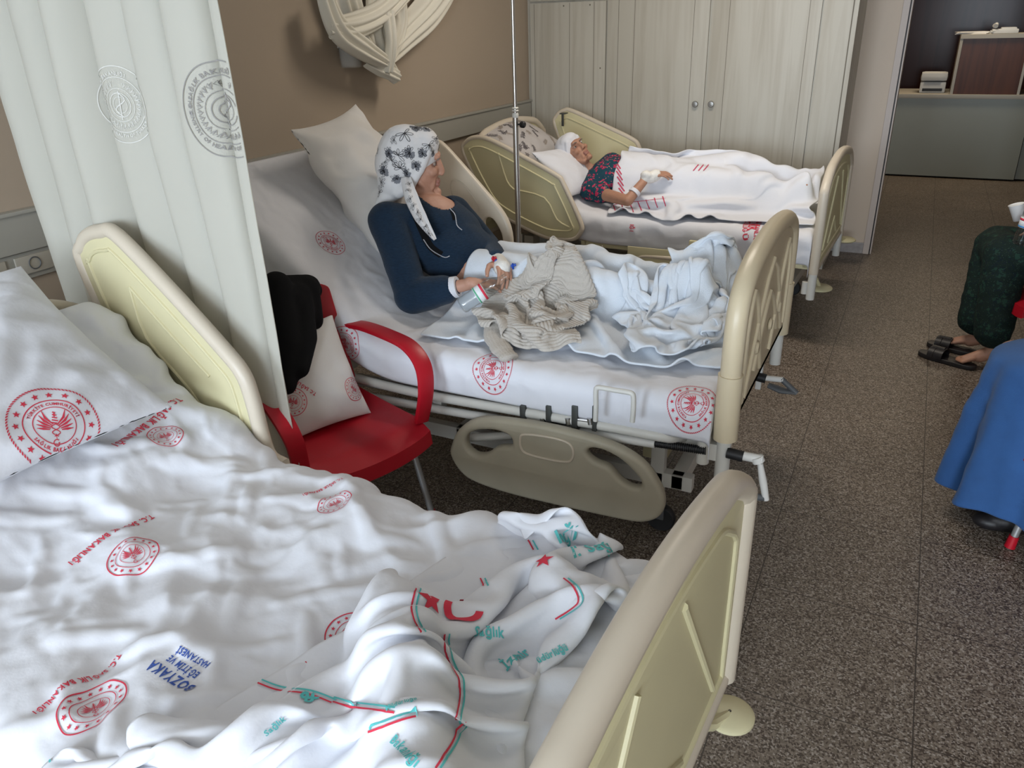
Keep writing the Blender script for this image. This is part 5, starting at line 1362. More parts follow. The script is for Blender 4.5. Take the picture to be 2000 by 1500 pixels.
garment('hand_bandage', [('cap', J2['wrR'].lerp(J2['elR'], .08), .034, J2['wrR'] + V(J2['hdR'][0]).normalized() * .05, .036), ('ell', J2['wrR'] + V((.0, -.01, .012)), (.04, .035, .03))], w2, [M['gauze']], .005, 2, amp=.006, seed=7, fsc=22)
MB().tube([J2['elR'].lerp(J2['wrR'], .30), J2['elR'].lerp(J2['wrR'], .42)], [.0375, .036], 24).build('wristband', M['cotton'], w2)

# ------------------------------------------------------------------ loose cloths
def cap_height(caps, base):
    """height field of a bed top with bodies on it"""
    S = []
    for a, ra, b, rb in caps:
        n = max(3, int((Vector(b) - Vector(a)).length / .02))
        for i in range(n + 1):
            t = i / n; p = Vector(a).lerp(Vector(b), t); S.append((p.x, p.y, p.z, ra + (rb - ra) * t))
    S = np.array(S)
    # sampled once on a grid, looked up bilinearly
    x0, x1, y0, y1, st = S[:, 0].min() - .5 if len(S) else -3, S[:, 0].max() + .5 if len(S) else 1, S[:, 1].min() - 1.0 if len(S) else 0, S[:, 1].max() + 1.0 if len(S) else 4, .01
    gx = np.arange(x0, x1, st); gy = np.arange(y0, y1, st); GX, GY = np.meshgrid(gx, gy, indexing='ij'); Hh = base(GX, GY)
    for x, y, z, r in S:
        i0, i1 = np.searchsorted(gx, [x - r, x + r]); j0, j1 = np.searchsorted(gy, [y - r, y + r])
        d2 = (GX[i0:i1, j0:j1] - x) ** 2 + (GY[i0:i1, j0:j1] - y) ** 2
        Hh[i0:i1, j0:j1] = np.maximum(Hh[i0:i1, j0:j1], np.where(d2 < r * r, z + np.sqrt(np.clip(r * r - d2, 0, None)), -9))
    for _ in range(3):
        Hh[1:-1, 1:-1] = .5 * Hh[1:-1, 1:-1] + .125 * (Hh[2:, 1:-1] + Hh[:-2, 1:-1] + Hh[1:-1, 2:] + Hh[1:-1, :-2])
    def f(x, y):
        u = np.clip((x - x0) / st, 0, len(gx) - 1.001); v = np.clip((y - y0) / st, 0, len(gy) - 1.001); i = u.astype(int); j = v.astype(int); fu = u - i; fv = v - j
        return (Hh[i, j] * (1 - fu) + Hh[i + 1, j] * fu) * (1 - fv) + (Hh[i, j + 1] * (1 - fu) + Hh[i + 1, j + 1] * fu) * fv
    return f
def patch(ctrl, nu, nv):
    """bicubic-ish sheet of (x,y) from a control net"""
    C_ = np.array(ctrl, float); a, b = C_.shape[:2]
    def interp(A, n):
        N = A.shape[0]; t = np.linspace(0, N - 1, n); i = np.clip(t.astype(int), 0, N - 2); f = (t - i)[:, None, None]
        p0 = A[np.clip(i - 1, 0, N - 1)]; p1 = A[i]; p2 = A[i + 1]; p3 = A[np.clip(i + 2, 0, N - 1)]
        return .5 * ((2 * p1) + (p2 - p0) * f + (2 * p0 - 5 * p1 + 4 * p2 - p3) * f ** 2 + (3 * p1 - p0 - 3 * p2 + p3) * f ** 3)
    A = interp(C_, nu); return interp(A.transpose(1, 0, 2), nv).transpose(1, 0, 2)
def mattress_top(pad, T, A, F, drop=.5, margin=.0):
    def base(x, y):
        c, s_ = math.cos(A), math.sin(A); dx, dy = x - F[0], y - F[1]; lx = dx * c - dy * s_; ly = dx * s_ + dy * c
        u = pad.x0 - lx; z = np.interp(lx, pad.X[::-1], pad.Z[::-1])
        out = np.maximum(np.maximum(pad.y0 + .03 - ly, ly - pad.y1 + .03), 0); foot = np.maximum(lx - pad.x0 + .0, 0)
        return z - np.clip(out * out * 12 + out * .3, 0, .25) - 0 * foot + .012
    return base

def keep_in(T, A, F, xmax, ymin=-9, ymax=9):
    c, s_ = math.cos(A), math.sin(A)
    def f(P):
        dx = P[..., 0] - F[0]; dy = P[..., 1] - F[1]; lx = np.minimum(dx * c - dy * s_, xmax); ly = np.clip(dx * s_ + dy * c, ymin, ymax)
        P[..., 0] = F[0] + lx * c + ly * s_; P[..., 1] = F[1] - lx * s_ + ly * c
    return f
# -- white terry blanket on the middle bed, over the legs
legs1 = [(J1['pelvis'] + V((.04, 0, -.03)), .12, J1['pelvis'] + V((.15, 0, -.03)), .095), (J1['pelvis'] + V((.06, -.07, .0)), .11, J1['knR'], .075), (J1['knR'], .075, J1['anR'], .05), (J1['pelvis'] + V((.06, .09, 0)), .10, J1['knL'], .075), (J1['knL'], .07, J1['anL'], .05),
         (J1['anL'], .05, J1['toeL'] + V((.04, 0, .02)), .05), (J1['anR'], .05, J1['toeR'] + V((.04, 0, .02)), .05), (V((-.72, 3.16, .66)), .07, V((-.62, 3.2, .80)), .045)]
Hb1 = cap_height(legs1, mattress_top(pad1, T1, A1, F1))
net1 = [[(-1.64, 2.34), (-1.60, 2.56), (-1.56, 2.80), (-1.52, 3.08), (-1.48, 3.30)],
        [(-1.30, 2.35), (-1.30, 2.60), (-1.30, 2.85), (-1.25, 3.10), (-1.22, 3.28)],
        [(-1.00, 2.46), (-1.02, 2.66), (-1.00, 2.88), (-.98, 3.10), (-.95, 3.26)],
        [(-.74, 2.40), (-.78, 2.64), (-.76, 2.86), (-.72, 3.10), (-.70, 3.30)],
        [(-.50, 2.58), (-.49, 2.70), (-.50, 2.90), (-.50, 3.10), (-.52, 3.28)]]
def sim_cloth(name, net, Hf, cell, ex, ey, steps, amp, mats, thick, bend, bs, seed, grav=.00025, sub=6, fr=.35, post=None, wr=0.0, top=.12, smooth_it=1, keep=None):
    A = patch(net, 40, 40); du = np.linalg.norm(np.diff(A, axis=0), axis=-1).sum(0).mean(); dv = np.linalg.norm(np.diff(A, axis=1), axis=-1).sum(1).mean()
    nu = int(du * (1 + ex) / cell) + 2; nv = int(dv * (1 + ey) / cell) + 2; XY = patch(net, nu, nv)
    h = Hf(XY[..., 0], XY[..., 1]) + .02 + amp * (1 + vnoise(XY[..., 0] * 8, XY[..., 1] * 8, seed) + .5 * vnoise(XY[..., 0] * 19, XY[..., 1] * 19, seed + 1))
    P = np.concatenate([XY, h[..., None]], -1)
    P = cloth(P, du * (1 + ex) / (nu - 1), dv * (1 + ey) / (nv - 1), Hf, steps=steps, bend=bend, bs=bs, grav=grav, sub=sub, fric=fr, eps=.012, keep=keep)
    hb = Hf(P[..., 0], P[..., 1]); P[..., 2] = hb + top * np.tanh(np.clip(P[..., 2] - hb, 0, None) / top)
    if wr: P[..., 2] += wr * (crumple(P[..., 0], P[..., 1], seed + 3, n=14, f0=3, f1=15, warp=.06) + 1) + 1.6 * wr * pucker(P[..., 0], P[..., 1], seed, .07, .45, .03, .8)
    if post is not None: P = post(P)
    return sheet_obj(name, P, mats, thick, 1, smooth_it=smooth_it), P
b1, _ = sim_cloth('blanket', net1, Hb1, .0135, .20, .34, 60, .045, [M['towel']], .007, .3, 3, 3, top=.08, wr=.004, keep=keep_in(T1, A1, F1, -.05))
props(b1, 'thin white terry blanket crumpled over the legs of the seated woman', 'blanket')
# -- far bed blanket
legs2 = [(ch2, .15, J2['pelvis'], .15), (ch2 - V((0, .08, .02)), .11, J2['pelvis'] - V((0, .08, 0)), .11), (J2['pelvis'], .15, J2['neck'].lerp(J2['pelvis'], .35), .15), (J2['pelvis'] + V((0, .09, 0)), .14, J2['knL'], .078), (J2['pelvis'] - V((0, .09, 0)), .14, J2['knR'], .078), (J2['pelvis'] + V((-.2, -.12, 0)), .09, J2['pelvis'] + V((.1, -.13, 0)), .09), (J2['knL'], .075, J2['anL'], .055), (J2['knR'], .07, J2['anR'], .05), (J2['anL'], .05, J2['toeL'], .05), (J2['anR'], .05, J2['toeR'], .05),
         (V((-.50, 5.0, .76)), .04, V((-.47, 5.25, .90)), .03), (V((-.47, 5.25, .90)), .03, V((-.50, 5.05, .78)), .03)]
Hb2 = cap_height(legs2, mattress_top(pad2, T2, A2, F2))
net2 = [[(-1.72, 4.56), (-1.52, 4.66), (-1.60, 4.98), (-1.80, 5.14), (-1.80, 5.42)],
        [(-1.42, 4.54), (-1.32, 4.70), (-1.36, 4.95), (-1.45, 5.18), (-1.48, 5.45)],
        [(-1.10, 4.60), (-1.08, 4.80), (-1.08, 5.00), (-1.10, 5.20), (-1.12, 5.45)],
        [(-.80, 4.58), (-.80, 4.80), (-.80, 5.00), (-.80, 5.20), (-.82, 5.45)],
        [(-.50, 4.66), (-.49, 4.84), (-.48, 5.00), (-.48, 5.22), (-.50, 5.42)]]
b2, _ = sim_cloth('blanket', net2, Hb2, .018, .10, .16, 50, .02, [M['cotton']], .005, .3, 3, 13, top=.10, wr=.004, keep=keep_in(T2, A2, F2, -.045))
props(b2, 'white blanket with thin red stripes covering the woman in the far bed', 'blanket')
sf = Surf(b2)
for k in range(7): sf.line_px([(1203 + k * 0 - 2 + k * 1.5, 312 + k * 11), (1212 + k * 2, 330 + k * 11)], .008, 0, off=.003)
for k in range(8): sf.line_px([(1189 + k * 16, 424 - k * 3), (1182 + k * 16, 405 - k * 3)], .007, 0, off=.003)
for k in range(3): sf.line_px([(1354 + k * 10, 334), (1364 + k * 10, 322)], .007, 0, off=.003)
sf.line_px([(1185, 405), (1220, 396), (1300, 388)], .004, 0, off=.003)
sf.printed([M['stripe']])

# -- crumpled printed sheet on the empty bed
bump0 = [(V((-.80, 1.00, .65)), .06, V((-.66, .82, .68)), .08), (V((-.66, .82, .68)), .08, V((-.42, .52, .66)), .07), (V((-.60, 1.37, .67)), .03, V((-.52, 1.42, .70)), .035), (V((-.52, 1.20, .65)), .05, V((-.36, 1.10, .64)), .05),
         (V((-1.0, .55, .64)), .04, V((-.75, .62, .66)), .05)]
Hb0 = cap_height(bump0, mattress_top(pad0, T0, A0, F0))
net0 = [[(-1.20, .34), (-1.00, .47), (-.85, .69), (-.78, .95), (-.71, 1.14), (-.57, 1.46)],
        [(-1.0, .34), (-.90, .48), (-.76, .69), (-.68, .93), (-.60, 1.15), (-.50, 1.43)],
        [(-.75, .33), (-.70, .50), (-.60, .70), (-.50, .92), (-.42, 1.12), (-.42, 1.36)],
        [(-.42, .33), (-.40, .50), (-.42, .68), (-.22, .92), (-.17, 1.12), (-.32, 1.34)]]
b0, _ = sim_cloth('crumpled_sheet', net0, Hb0, .0125, .55, .30, 75, .045, [M['cotton']], .003, .30, 3, 33, top=.12, grav=.00022, wr=.0045, smooth_it=0, keep=keep_in(T0, A0, F0, -.055, -.12, 1.10))
props(b0, 'crumpled white sheet with red and teal striped print bunched up near the foreground footboard', 'sheet')
sf = Surf(b0)
def twin(pts, d=(9, 0), w=.0035):
    sf.line_px(pts, w, 0, off=.002); sf.line_px([(x + d[0], y + d[1]) for x, y in pts], w, 1, off=.002)
twin([(812, 1150), (804, 1185), (808, 1212), (822, 1235)]); twin([(868, 1238), (868, 1262), (880, 1300), (896, 1330), (896, 1370), (890, 1400), (888, 1436), (870, 1470), (850, 1500)])
twin([(1285, 1110), (1290, 1140), (1280, 1185), (1268, 1215)]); twin([(650, 1372), (690, 1382), (740, 1388), (770, 1392)], (2, -9)); twin([(488, 1328), (540, 1348), (600, 1356), (648, 1374)], (8, -6))
twin([(68, 1378), (78, 1420), (90, 1490)]); twin([(1100, 1130), (1122, 1150), (1128, 1180), (1085, 1210)]); twin([(1150, 1325), (1175, 1305), (1200, 1290)], (8, 3)); twin([(1032, 1055), (1042, 1075)])
twin([(938, 1130), (945, 1145)]); twin([(720, 1430), (780, 1408), (812, 1400)], (2, -10))
star = D2().star((0, 0), 1.0)
sf.at_px(star, 842, 1172, 838, 1140, .030, [0], off=.003); sf.at_px(star, 1062, 1095, 1068, 1070, .022, [0], off=.003)
cres = D2().ring(.62, 1.0, 0, 30, (0, 0), .6, 5.2)
sf.at_px(cres, 905, 1190, 880, 1175, .040, [0], off=.003)
for st, p0, p1, h in [('lığı', (1092, 1062), (1128, 1050), 1.2), ('İzmir', (990, 1312), (1038, 1276), 1.2), ('Müdürlüğü', (1048, 1306), (1110, 1268), 1.2), ('Sağlık', (925, 1245), (985, 1245), 1.2), ('Bakanlığı', (62, 1490), (22, 1385), 1.3),
                      ('Müdürlüğü', (755, 1390), (815, 1368), 1.2), ('Bakanlığı', (762, 1450), (812, 1500), 1.2), ('Sağlık', (520, 1440), (560, 1405), 1.0), ('il Sağ', (1120, 1090), (1190, 1088), 1.0), ('&', (600, 1375), (628, 1360), 1.0)]:
    line_text(sf, st, p0, p1, h, 1, off=.0025)
sf.printed([M['red'], M['teal']])

# -- ribbed beige cardigan lying on the blanket
def knit_piece(net, Hf, cell, ex, ey, seed, amp, top, ribw=.014, up=5, thick=.004, along=0):
    A = patch(net, 30, 30); du = np.linalg.norm(np.diff(A, axis=0), axis=-1).sum(0).mean(); dv = np.linalg.norm(np.diff(A, axis=1), axis=-1).sum(1).mean()
    Lu, Lv = du * (1 + ex), dv * (1 + ey); nu = int(Lu / cell) + 2; nv = int(Lv / cell) + 2; XY = patch(net, nu, nv)
    XY = XY + .012 * np.stack([vnoise(XY[..., 0] * 14, XY[..., 1] * 14, seed + 2), vnoise(XY[..., 0] * 14, XY[..., 1] * 14, seed + 3)], -1)
    h = Hf(XY[..., 0], XY[..., 1]) + .03 + amp * (1 + vnoise(XY[..., 0] * 13, XY[..., 1] * 13, seed) + .6 * vnoise(XY[..., 0] * 26, XY[..., 1] * 26, seed + 1))
    P = cloth(np.concatenate([XY, h[..., None]], -1), Lu / (nu - 1), Lv / (nv - 1), Hf, steps=60, bend=.3, bs=3, grav=.00015, sub=7, fric=.5, eps=.012)
    hb = Hf(P[..., 0], P[..., 1]); P[..., 2] = hb + .004 + top * np.tanh(np.clip(P[..., 2] - hb, 0, None) / top)
    Q = patch(P, nu * up, nv * up); N = np.cross(np.gradient(Q, axis=0), np.gradient(Q, axis=1)); N /= np.linalg.norm(N, axis=-1, keepdims=True) + 1e-9
    N *= np.sign(N[..., 2:3].mean())
    U, W_ = np.meshgrid(np.linspace(0, Lu, Q.shape[0]), np.linspace(0, Lv, Q.shape[1]), indexing='ij'); c_ = W_ if along == 0 else U; e_ = U if along == 0 else W_
    rib = .0042 * np.abs(np.sin(pi * c_ / ribw)) + .0008 * np.sin(2 * pi * e_ / .006)
    Q = Q + N * rib[..., None]
    me = baked(grid_mesh(Q), [('SOLIDIFY', dict(thickness=thick, offset=0))]); return [v.co.copy() for v in me.vertices], [tuple(p.vertices) for p in me.polygons]
def zt1(px, py, up=.0):
    o_, d = pray(px, py); z = .70
    for _ in range(12): t = (z + up - H) / d.z; p = o_ + d * t; z = float(Hb1(np.array([p.x]), np.array([p.y]))[0])
    return V((p.x, p.y, z + up + .012))
def real_height(o, x0, x1, y0, y1, st=.008, low=.64):
    sf_ = Surf(o); gx = np.arange(x0, x1, st); gy = np.arange(y0, y1, st); Z = np.full((len(gx), len(gy)), low)
    for i, x in enumerate(gx):
        for j, y in enumerate(gy):
            h = sf_.bvh.ray_cast(V((x, y, 1.4)), V((0, 0, -1)))
            if h[0]: Z[i, j] = h[0].z
    def f(x, y):
        u = np.clip((x - x0) / st, 0, len(gx) - 1.001); v = np.clip((y - y0) / st, 0, len(gy) - 1.001); i = u.astype(int); j = v.astype(int); fu = u - i; fv = v - j
        return (Z[i, j] * (1 - fu) + Z[i + 1, j] * fu) * (1 - fv) + (Z[i, j + 1] * (1 - fu) + Z[i + 1, j + 1] * fu) * fv
    return f
Hr = real_height(b1, -1.75, -.42, 2.1, 3.35)
g = lambda px, py, up=.03: tuple(zt1(px, py, up)[:2])
Hk = cap_height([(zt1(1040, 610, .0), .045, zt1(1060, 590, .02), .05), (zt1(990, 620, .0), .04, zt1(1010, 590, .01), .045), (zt1(1100, 630, .0), .035, zt1(1085, 650, .0), .035)], lambda x, y: Hr(x, y) + .008)
gz = lambda px, py: tuple(zt1(px, py, .02)[:2])
nf = [[gz(1240, 650), gz(1235, 610), gz(1245, 580)], [gz(1275, 690), gz(1280, 640), gz(1290, 585)], [gz(1340, 690), gz(1345, 640), gz(1350, 575)], [gz(1395, 668), gz(1400, 630), gz(1405, 565)], [gz(1425, 650), gz(1440, 600), gz(1448, 550)]]
Hf_ = lambda x, y: Hr(x, y) + .004
A_ = keep_in(T1, A1, F1, -.05)
fo, _ = sim_cloth('folded_corner', nf, Hf_, .012, .40, .35, 55, .05, [M['towel']], .006, .3, 3, 53, top=.07, wr=.003, keep=A_)
fo.location = V(WL[fo.name]) - V(WL[b1.name]); fo.parent = b1
kc = MB()
v_, f_ = knit_piece([[g(972, 655, 0), g(974, 625), g(1000, 585, .04), g(1040, 562, .05)], [g(1000, 665, 0), g(1008, 630, .03), g(1035, 592, .05), g(1070, 562, .05)], [g(1045, 680, 0), g(1055, 640, .05), g(1080, 600, .08), g(1105, 570, .06)], [g(1085, 675, 0), g(1100, 652, 0), g(1112, 625, .02), g(1112, 592, .02)]], Hk, .0125, .5, .5, 5, .03, .07)
kc.add(v_, f_)
Hk2 = lambda x, y: Hk(x, y) + .016
v_, f_ = knit_piece([[g(1055, 672, 0), g(1062, 640, .03)], [g(1080, 682, 0), g(1088, 630, .04)], [g(1112, 672, 0), g(1110, 612, .04)], [g(1128, 640, 0), g(1132, 600, .03)]], Hk2, .0115, .5, .3, 8, .03, .05, along=1)
kc.add(v_, f_)
sl = MB()
def sleeve(pts, r, flat=.5, seed=0):
    P = [V(p) for p in smooth_poly(pts, 26, False)]; N = len(P); rs = np.interp(np.linspace(0, 1, N), np.linspace(0, 1, len(r)), r); n = 60; vs = []
    for i in range(N):
        t = (P[min(i + 1, N - 1)] - P[max(i - 1, 0)]).normalized(); sd = V((0, 0, 1)).cross(t).normalized(); up = t.cross(sd)
        for k in range(n):
            a = 2 * pi * k / n; rr = rs[i] * (1 + .05 * math.sin(i * .35 + seed)) + .0022 * abs(math.sin(a * 9)) + .0008 * math.sin(i * .9)
            vs.append(P[i] + sd * (math.cos(a) * rr) + up * (math.sin(a) * rr * flat))
    fs = [(i * n + k, i * n + (k + 1) % n, (i + 1) * n + (k + 1) % n, (i + 1) * n + k) for i in range(N - 1) for k in range(n)] + [tuple(range(n)), tuple(range((N - 1) * n, N * n))]
    kc.add(vs, fs)
sleeve([zt1(985, 635, .04), zt1(968, 655, .025), zt1(978, 685, .010), zt1(996, 706, .0)], [.04, .046, .038, .032], .42, 1)
props(kc.build('knitted_cardigan', [M['knit']], smooth=True), 'beige ribbed knitted cardigan dropped in a heap on the middle bed', 'cardigan')

# -- water bottle lying on the blanket beside her hand
def bottle(label, base, axis, Lb=.23, r=.033, lab=True, full=False, squash=False):
    ax = V(axis).normalized(); root = thing('water_bottle', label, 'bottle', tuple(base)); k = Lb / .23
    prof = [(.0001, .004), (r * .6, .0), (r * .92, .004), (r, .014), (r * .96, .03), (r, .045), (r * .96, .06), (r, .075), (r, .12), (r * .96, .13), (r, .14), (r * .96, .155), (r * .8, .178), (r * .5, .196), (.0135, .205), (.0135, .222)]
    prof = [(a, z * k) for a, z in prof]
    MB().lathe(prof, base, ax, 32).build('bottle_body', M['pet'], root, smooth=True)
    MB().lathe([(.0155, .213 * k), (.0155, .228 * k), (.014, .230 * k), (.0001, .230 * k)], base, ax, 24).build('cap', M['pet'] if not full else M['labelblue'], root)
    if lab:
        lb = MB().lathe([(r + .0006, .078 * k), (r + .0006, .120 * k)], base, ax, 32).lathe([(r + .0009, .080 * k), (r + .0009, .086 * k)], base, ax, 32, mi=1).lathe([(r + .0009, .108 * k), (r + .0009, .118 * k)], base, ax, 32, mi=2)
        lb.build('label', [M['label'], M['labelgreen'] if not full else M['labelblue'], M['red']], root, smooth=True)
    return root
pa = at(900, 603, y=2.47); pb = at(978, 552, y=2.57)
bottle('clear empty plastic water bottle lying on the blanket beside the seated woman\'s hand', pa + V((0, 0, .01)), pb - pa, .215, .034)

# ------------------------------------------------------------------ things on the red chair
CM = MT(CT)
cc = CM @ V((-.02, .0, .63)); exc = (CM.to_3x3() @ V((.50, 0, -.86))); eyc = CM.to_3x3() @ V((0, 1, 0))
cpil = pillow('cushion', CM @ V((-.075, -.045, .60)), exc, eyc, .40, .40, .15, [M['cotton_warm']], 45, wr=.010)
props(cpil, 'small white printed pillow propped on the seat of the red armchair', 'cushion')
sf = Surf(cpil); sf.at_px(E_SIMPLE, 690, 760, 700, 730, .045, [0], off=.002, reach=.04); sf.at_px(E_SIMPLE, 572, 785, 580, 750, .05, [0], off=.002, reach=.04)
line_text(sf, 'T.C. SAĞLIK', (618, 768), (578, 742), 1.2, 0, off=.002); sf.printed([M['red']])
# black jacket hung over the chair back
JP = lambda px, py, y: at(px, py, y=y)
jk = [('cap', JP(535, 565, 1.98), .05, JP(600, 562, 2.10), .05), ('cap', JP(540, 560, 1.95), .055, JP(560, 680, 1.86), .06), ('cap', JP(560, 680, 1.86), .06, JP(560, 752, 1.78), .035), ('cap', JP(600, 565, 2.08), .045, JP(608, 625, 2.06), .045),
      ('cap', JP(580, 580, 2.02), .055, JP(592, 660, 1.93), .05), ('cap', JP(592, 660, 1.93), .05, JP(585, 720, 1.84), .035), ('cap', JP(520, 600, 1.92), .06, JP(530, 740, 1.80), .05), ('ell', JP(570, 610, 1.98), (.07, .10, .10))]
for y in (-.16, -.06, .04, .14): jk += [('cap', CM @ V((-.35, y, .86)), .035, CM @ V((-.36, y, .50)), .035), ('cap', CM @ V((-.35, y, .86)), .035, CM @ V((-.28, y, .85)), .04)]
jo = fused(jk, .009, 5, 'jacket', [M['blacktex']], None); props(jo, 'black jacket draped over the back of the red armchair', 'jacket')

# ------------------------------------------------------------------ the two visitors at the right edge
def seated(label, F_, px, kneeL, kneeR, anL, anR, toeL, toeR, pel):
    up_ = V((0, 0, 1)); neck = pel + V((.02, 0, .50)); lat = V((0, -1, 0)) # facing -x : left side is -y
    J = dict(base=0, pelvis=pel, neck=neck, shL=neck + V((0, -.18, -.05)), shR=neck + V((0, .18, -.05)), elL=neck + V((-.05, -.24, -.30)), elR=neck + V((-.05, .24, -.30)),
             wrL=neck + V((-.26, -.12, -.36)), wrR=neck + V((-.26, .12, -.36)), knL=kneeL, knR=kneeR, anL=anL, anR=anR, toeL=toeL, toeR=toeR)
    J['hdL'] = ((-1, .2, -.1), (0, 0, -1), (0, 1, .2), .4); J['hdR'] = ((-1, -.2, -.1), (0, 0, -1), (0, -1, .2), .4)
    MH = head_matrix(neck + V((-.02, 0, .17)), (-1, 0, -.05), (0, 0, 1))
    return J, MH
# person in dark green trousers-like skirt
f1 = at(1900, 690, z=.05)
J3, MH3 = seated('', -1, 0, V((.50, 4.60, .60)), V((.47, 4.80, .60)), V((.54, 4.52, .10)), V((.50, 4.72, .10)), V((.42, 4.50, .045)), V((.38, 4.74, .055)), V((.92, 4.66, .56)))
w3 = make_person('seated person in a dark green patterned skirt with bare feet, at the right edge', J3, MH3, M['skin2'], 1.0)
gp = [('ell', J3['pelvis'], (.19, .21, .13)), ('cap', J3['pelvis'] + V((0, -.1, 0)), .14, J3['knL'], .105), ('cap', J3['pelvis'] + V((0, .1, 0)), .14, J3['knR'], .105), ('cap', J3['knL'], .105, J3['anL'] + V((-.02, 0, .12)), .095), ('cap', J3['knR'], .105, J3['anR'] + V((-.05, -.02, .12)), .095),
      ('ell', (J3['knL'] + J3['anR']) / 2 + V((.02, 0, 0)), (.09, .16, .22)), ('cap', J3['knL'], .10, J3['knR'], .10)]
garment('long_skirt', gp, w3, [M['greenskirt']], .009, 6, amp=.009, seed=9)
hpz = [('ell', J3['pelvis'].lerp(J3['neck'], .5), (.14, .20, .24)), ('cap', J3['neck'] - V((0, 0, .04)), .07, J3['shL'], .07), ('cap', J3['neck'] - V((0, 0, .04)), .07, J3['shR'], .07), ('cap', J3['shL'], .068, J3['elL'], .055), ('cap', J3['shR'], .068, J3['elR'], .055), ('cap', J3['elL'], .053, J3['wrL'], .04), ('cap', J3['elR'], .053, J3['wrR'], .04)]
garment('blouse', hpz, w3, [M['greenskirt']], .009, 5, amp=.005, seed=10)
def scarf_on(MH, root, m_):
    L = lambda x, y, z: MH @ V((x, y, z)); RH = MH.to_3x3()
    garment('headscarf', [('ell', L(-.03, 0, .045), (.112, .092, .098), RH), ('ell', L(-.07, 0, -.03), (.08, .085, .10), RH), ('cap', L(.045, -.06, .06), .018, L(-.01, -.075, -.08), .02), ('cap', L(.045, .06, .06), .018, L(-.01, .075, -.08), .02), ('ell', L(-.03, 0, -.13), (.08, .09, .06), RH)], root, [m_], .007, 4, amp=.003, seed=2)
scarf_on(MH3, w3, M['greenskirt'])
# black slippers on the floor
def slipper(label, toe, heel, w_=.095):
    toe = V(toe); heel = V(heel); d = (toe - heel).normalized(); sd = V((0, 0, 1)).cross(d); Ls = (toe - heel).length
    root = thing('slipper', label, 'slipper', tuple((toe + heel) / 2)); 
    ol = []
    for t in np.linspace(0, 2 * pi, 41)[:-1]:
        x = math.cos(t); y = math.sin(t); wd = w_ / 2 * (1.0 - .16 * (1 - x) * .5 - .10 * math.exp(-((x + .1) / .3) ** 2)); ol.append((Ls / 2 * np.sign(x) * abs(x) ** .8, wd * np.sign(y) * abs(y) ** .75))
    c = (toe + heel) / 2; mp = lambda a, b, z: c + d * a + sd * b + V((0, 0, .014 + z))
    curve_panel([ol], .008, .004, mp, 'sole', [M['blackleather']], root)
    mb = MB()
    for x0, wd in ((.035, .045), (.075, .030)):
        G = np.zeros((16, 6, 3))
        for i in range(16):
            a = math.pi * i / 15
            for j in range(6): G[i, j] = mp(x0 + (j / 5 - .5) * wd, math.cos(a) * w_ * .50, .006 + math.sin(a) ** .7 * .048)
        me = baked(grid_mesh(G), [('SUBSURF', dict(levels=1)), ('SOLIDIFY', dict(thickness=.006, offset=0))]); mb.add([v.co.copy() for v in me.vertices], [tuple(p.vertices) for p in me.polygons])
    mb.tube([mp(.08, .0, .056), mp(.02, .0, .056)], .012, 8, flat=.6).build('strap', [M['blackleather']], root)
    MB().box(mp(.055, -.012, .060) - V((.004, .004, 0)), mp(.055, .0, .060) + V((.004, .004, .004))).build('buckle', M['steel'], root)
slipper('black slipper lying in front, pointing to the beds, nearest the camera', (.205, 4.60, 0), (.475, 4.47, 0))
slipper('black slipper lying behind the other one by the person in green', (.245, 4.76, 0), (.50, 4.68, 0))
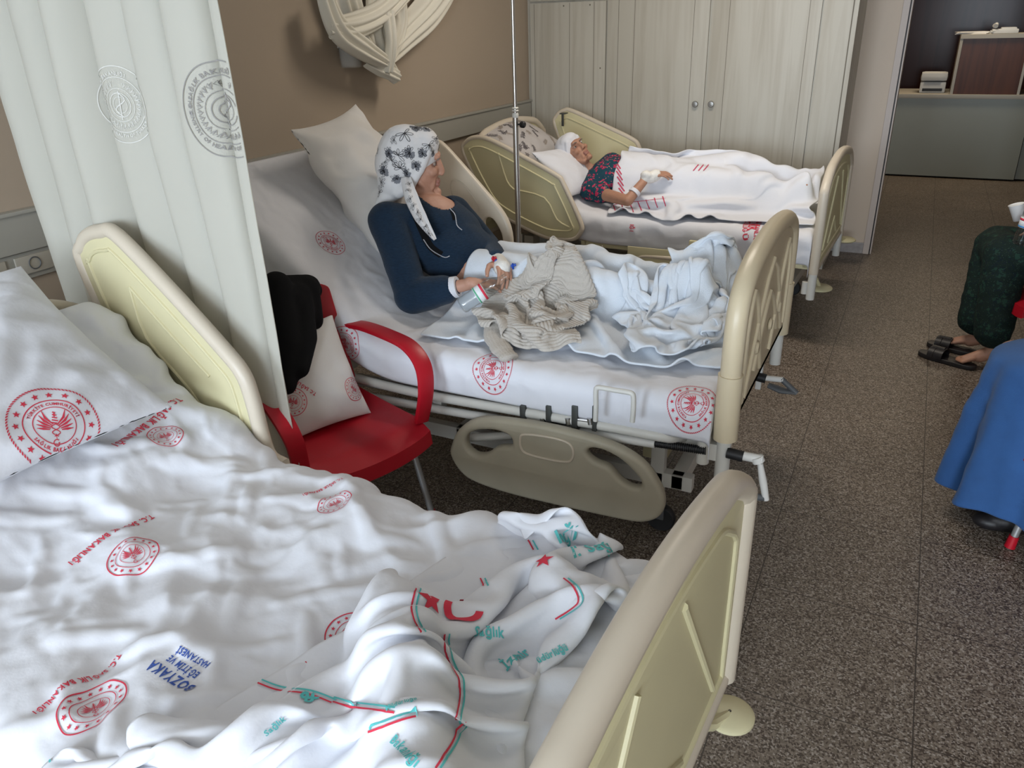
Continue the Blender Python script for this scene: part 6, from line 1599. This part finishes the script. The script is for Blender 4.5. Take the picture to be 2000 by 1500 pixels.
# person in the blue denim skirt
J4, MH4 = seated('', -1, 0, V((.47, 2.93, .60)), V((.44, 3.14, .60)), V((.60, 2.92, .09)), V((.57, 3.08, .09)), V((.50, 2.90, .04)), V((.47, 3.06, .04)), V((.86, 3.0, .56)))
w4 = make_person('seated person in a long blue denim skirt at the right edge', J4, MH4, M['skin2'], 1.0)
def skirt():
    """flared cloth over the knees, closed hem ring"""
    n, mz = 72, 40; G = np.zeros((mz, n, 3)); r_ = np.random.RandomState(5)
    for i in range(mz):
        t = i / (mz - 1); z = .70 - .59 * t
        for j in range(n):
            a = 2 * pi * j / n; cx = .645 - .045 * t ** .6; cy = 3.03 - .02 * t
            fx = .27 + .025 * t; fy = .20 + .055 * t; k_ = .034 * t ** 1.2 * math.sin(a * 8 + 1.0 + t) + .020 * t * math.sin(a * 13 + 3)
            sh_ = (1 - (1 - min(t / .12, 1)) ** 2) ** .5
            G[i, j] = (cx + (fx * sh_ + k_) * math.cos(a), cy + (fy * sh_ + k_) * math.sin(a), z + .006 * math.sin(a * 5) * t)
    v = G.reshape(-1, 3).tolist(); f = [(i * n + j, i * n + (j + 1) % n, (i + 1) * n + (j + 1) % n, (i + 1) * n + j) for i in range(mz - 1) for j in range(n)]
    me = baked(mesh_from(v, f), [('SUBSURF', dict(levels=1)), ('SOLIDIFY', dict(thickness=.004, offset=0))])
    n_ = len(me.vertices); a = np.empty(n_ * 3); me.vertices.foreach_get('co', a); a = a.reshape(-1, 3)
    a[:, 0] += .014 * crumple(a[:, 1] * 1.2, a[:, 2] * 1.0, 4, n=14, f0=2, f1=9); me.vertices.foreach_set('co', a.ravel())
    return link('denim_skirt', me, w4, [M['denim']])
skirt()
garment('denim_top', [('ell', J4['pelvis'] + V((-.02, 0, .02)), (.20, .22, .15)), ('ell', J4['pelvis'].lerp(J4['neck'], .5), (.15, .20, .24))] + [q for s_ in 'LR' for q in (('cap', J4['neck'] - V((0, 0, .04)), .07, J4['sh' + s_], .07), ('cap', J4['sh' + s_], .068, J4['el' + s_], .055), ('cap', J4['el' + s_], .053, J4['wr' + s_], .04))], w4, [M['denim']], .009, 5, amp=.006, seed=12)
scarf_on(MH4, w4, M['denim'])
for s_, lab in (('L', 'black leather shoe of the person in denim, nearer one'), ('R', 'black leather shoe of the person in denim, farther one')):
    a = J4['an' + s_]; t_ = J4['toe' + s_]
    MB_ = fused([('cap', a + V((.03, 0, -.045)), .040, t_ + V((-.02, 0, .0)), .038), ('cap', a + V((.02, 0, -.02)), .045, a + V((.03, 0, -.045)), .042), ('ell', t_ + V((-.03, 0, -.005)), (.06, .044, .032))], .005, 4, 'shoe', [M['blackleather']], w4)
# bottle and paper cup held up at the edge of the picture
pb_ = at(1992, 478, y=4.35)
bo = bottle('full water bottle with blue and red label over the dark green skirt', pb_, (.10, 0, 1), .25, .036, full=True)
MB().lathe([(.0001, .006), (.033, .006), (.034, .10), (.0001, .10)], pb_, (.10, 0, 1), 24).build('water', m_clear('water', (.80, .84, .86), .03, .2), bo)
pc = at(1990, 430, y=4.45)
t_ = thing('paper_cup', 'small white paper cup beside the water bottle at the right edge', 'cup', tuple(pc))
MB().lathe([(.0001, 0), (.024, 0), (.034, .078), (.0355, .080), (.033, .079), (.0225, .003), (.0001, .003)], pc, (-.35, 0, 1), 28).build('cup_body', M['paper'], t_, smooth=True)
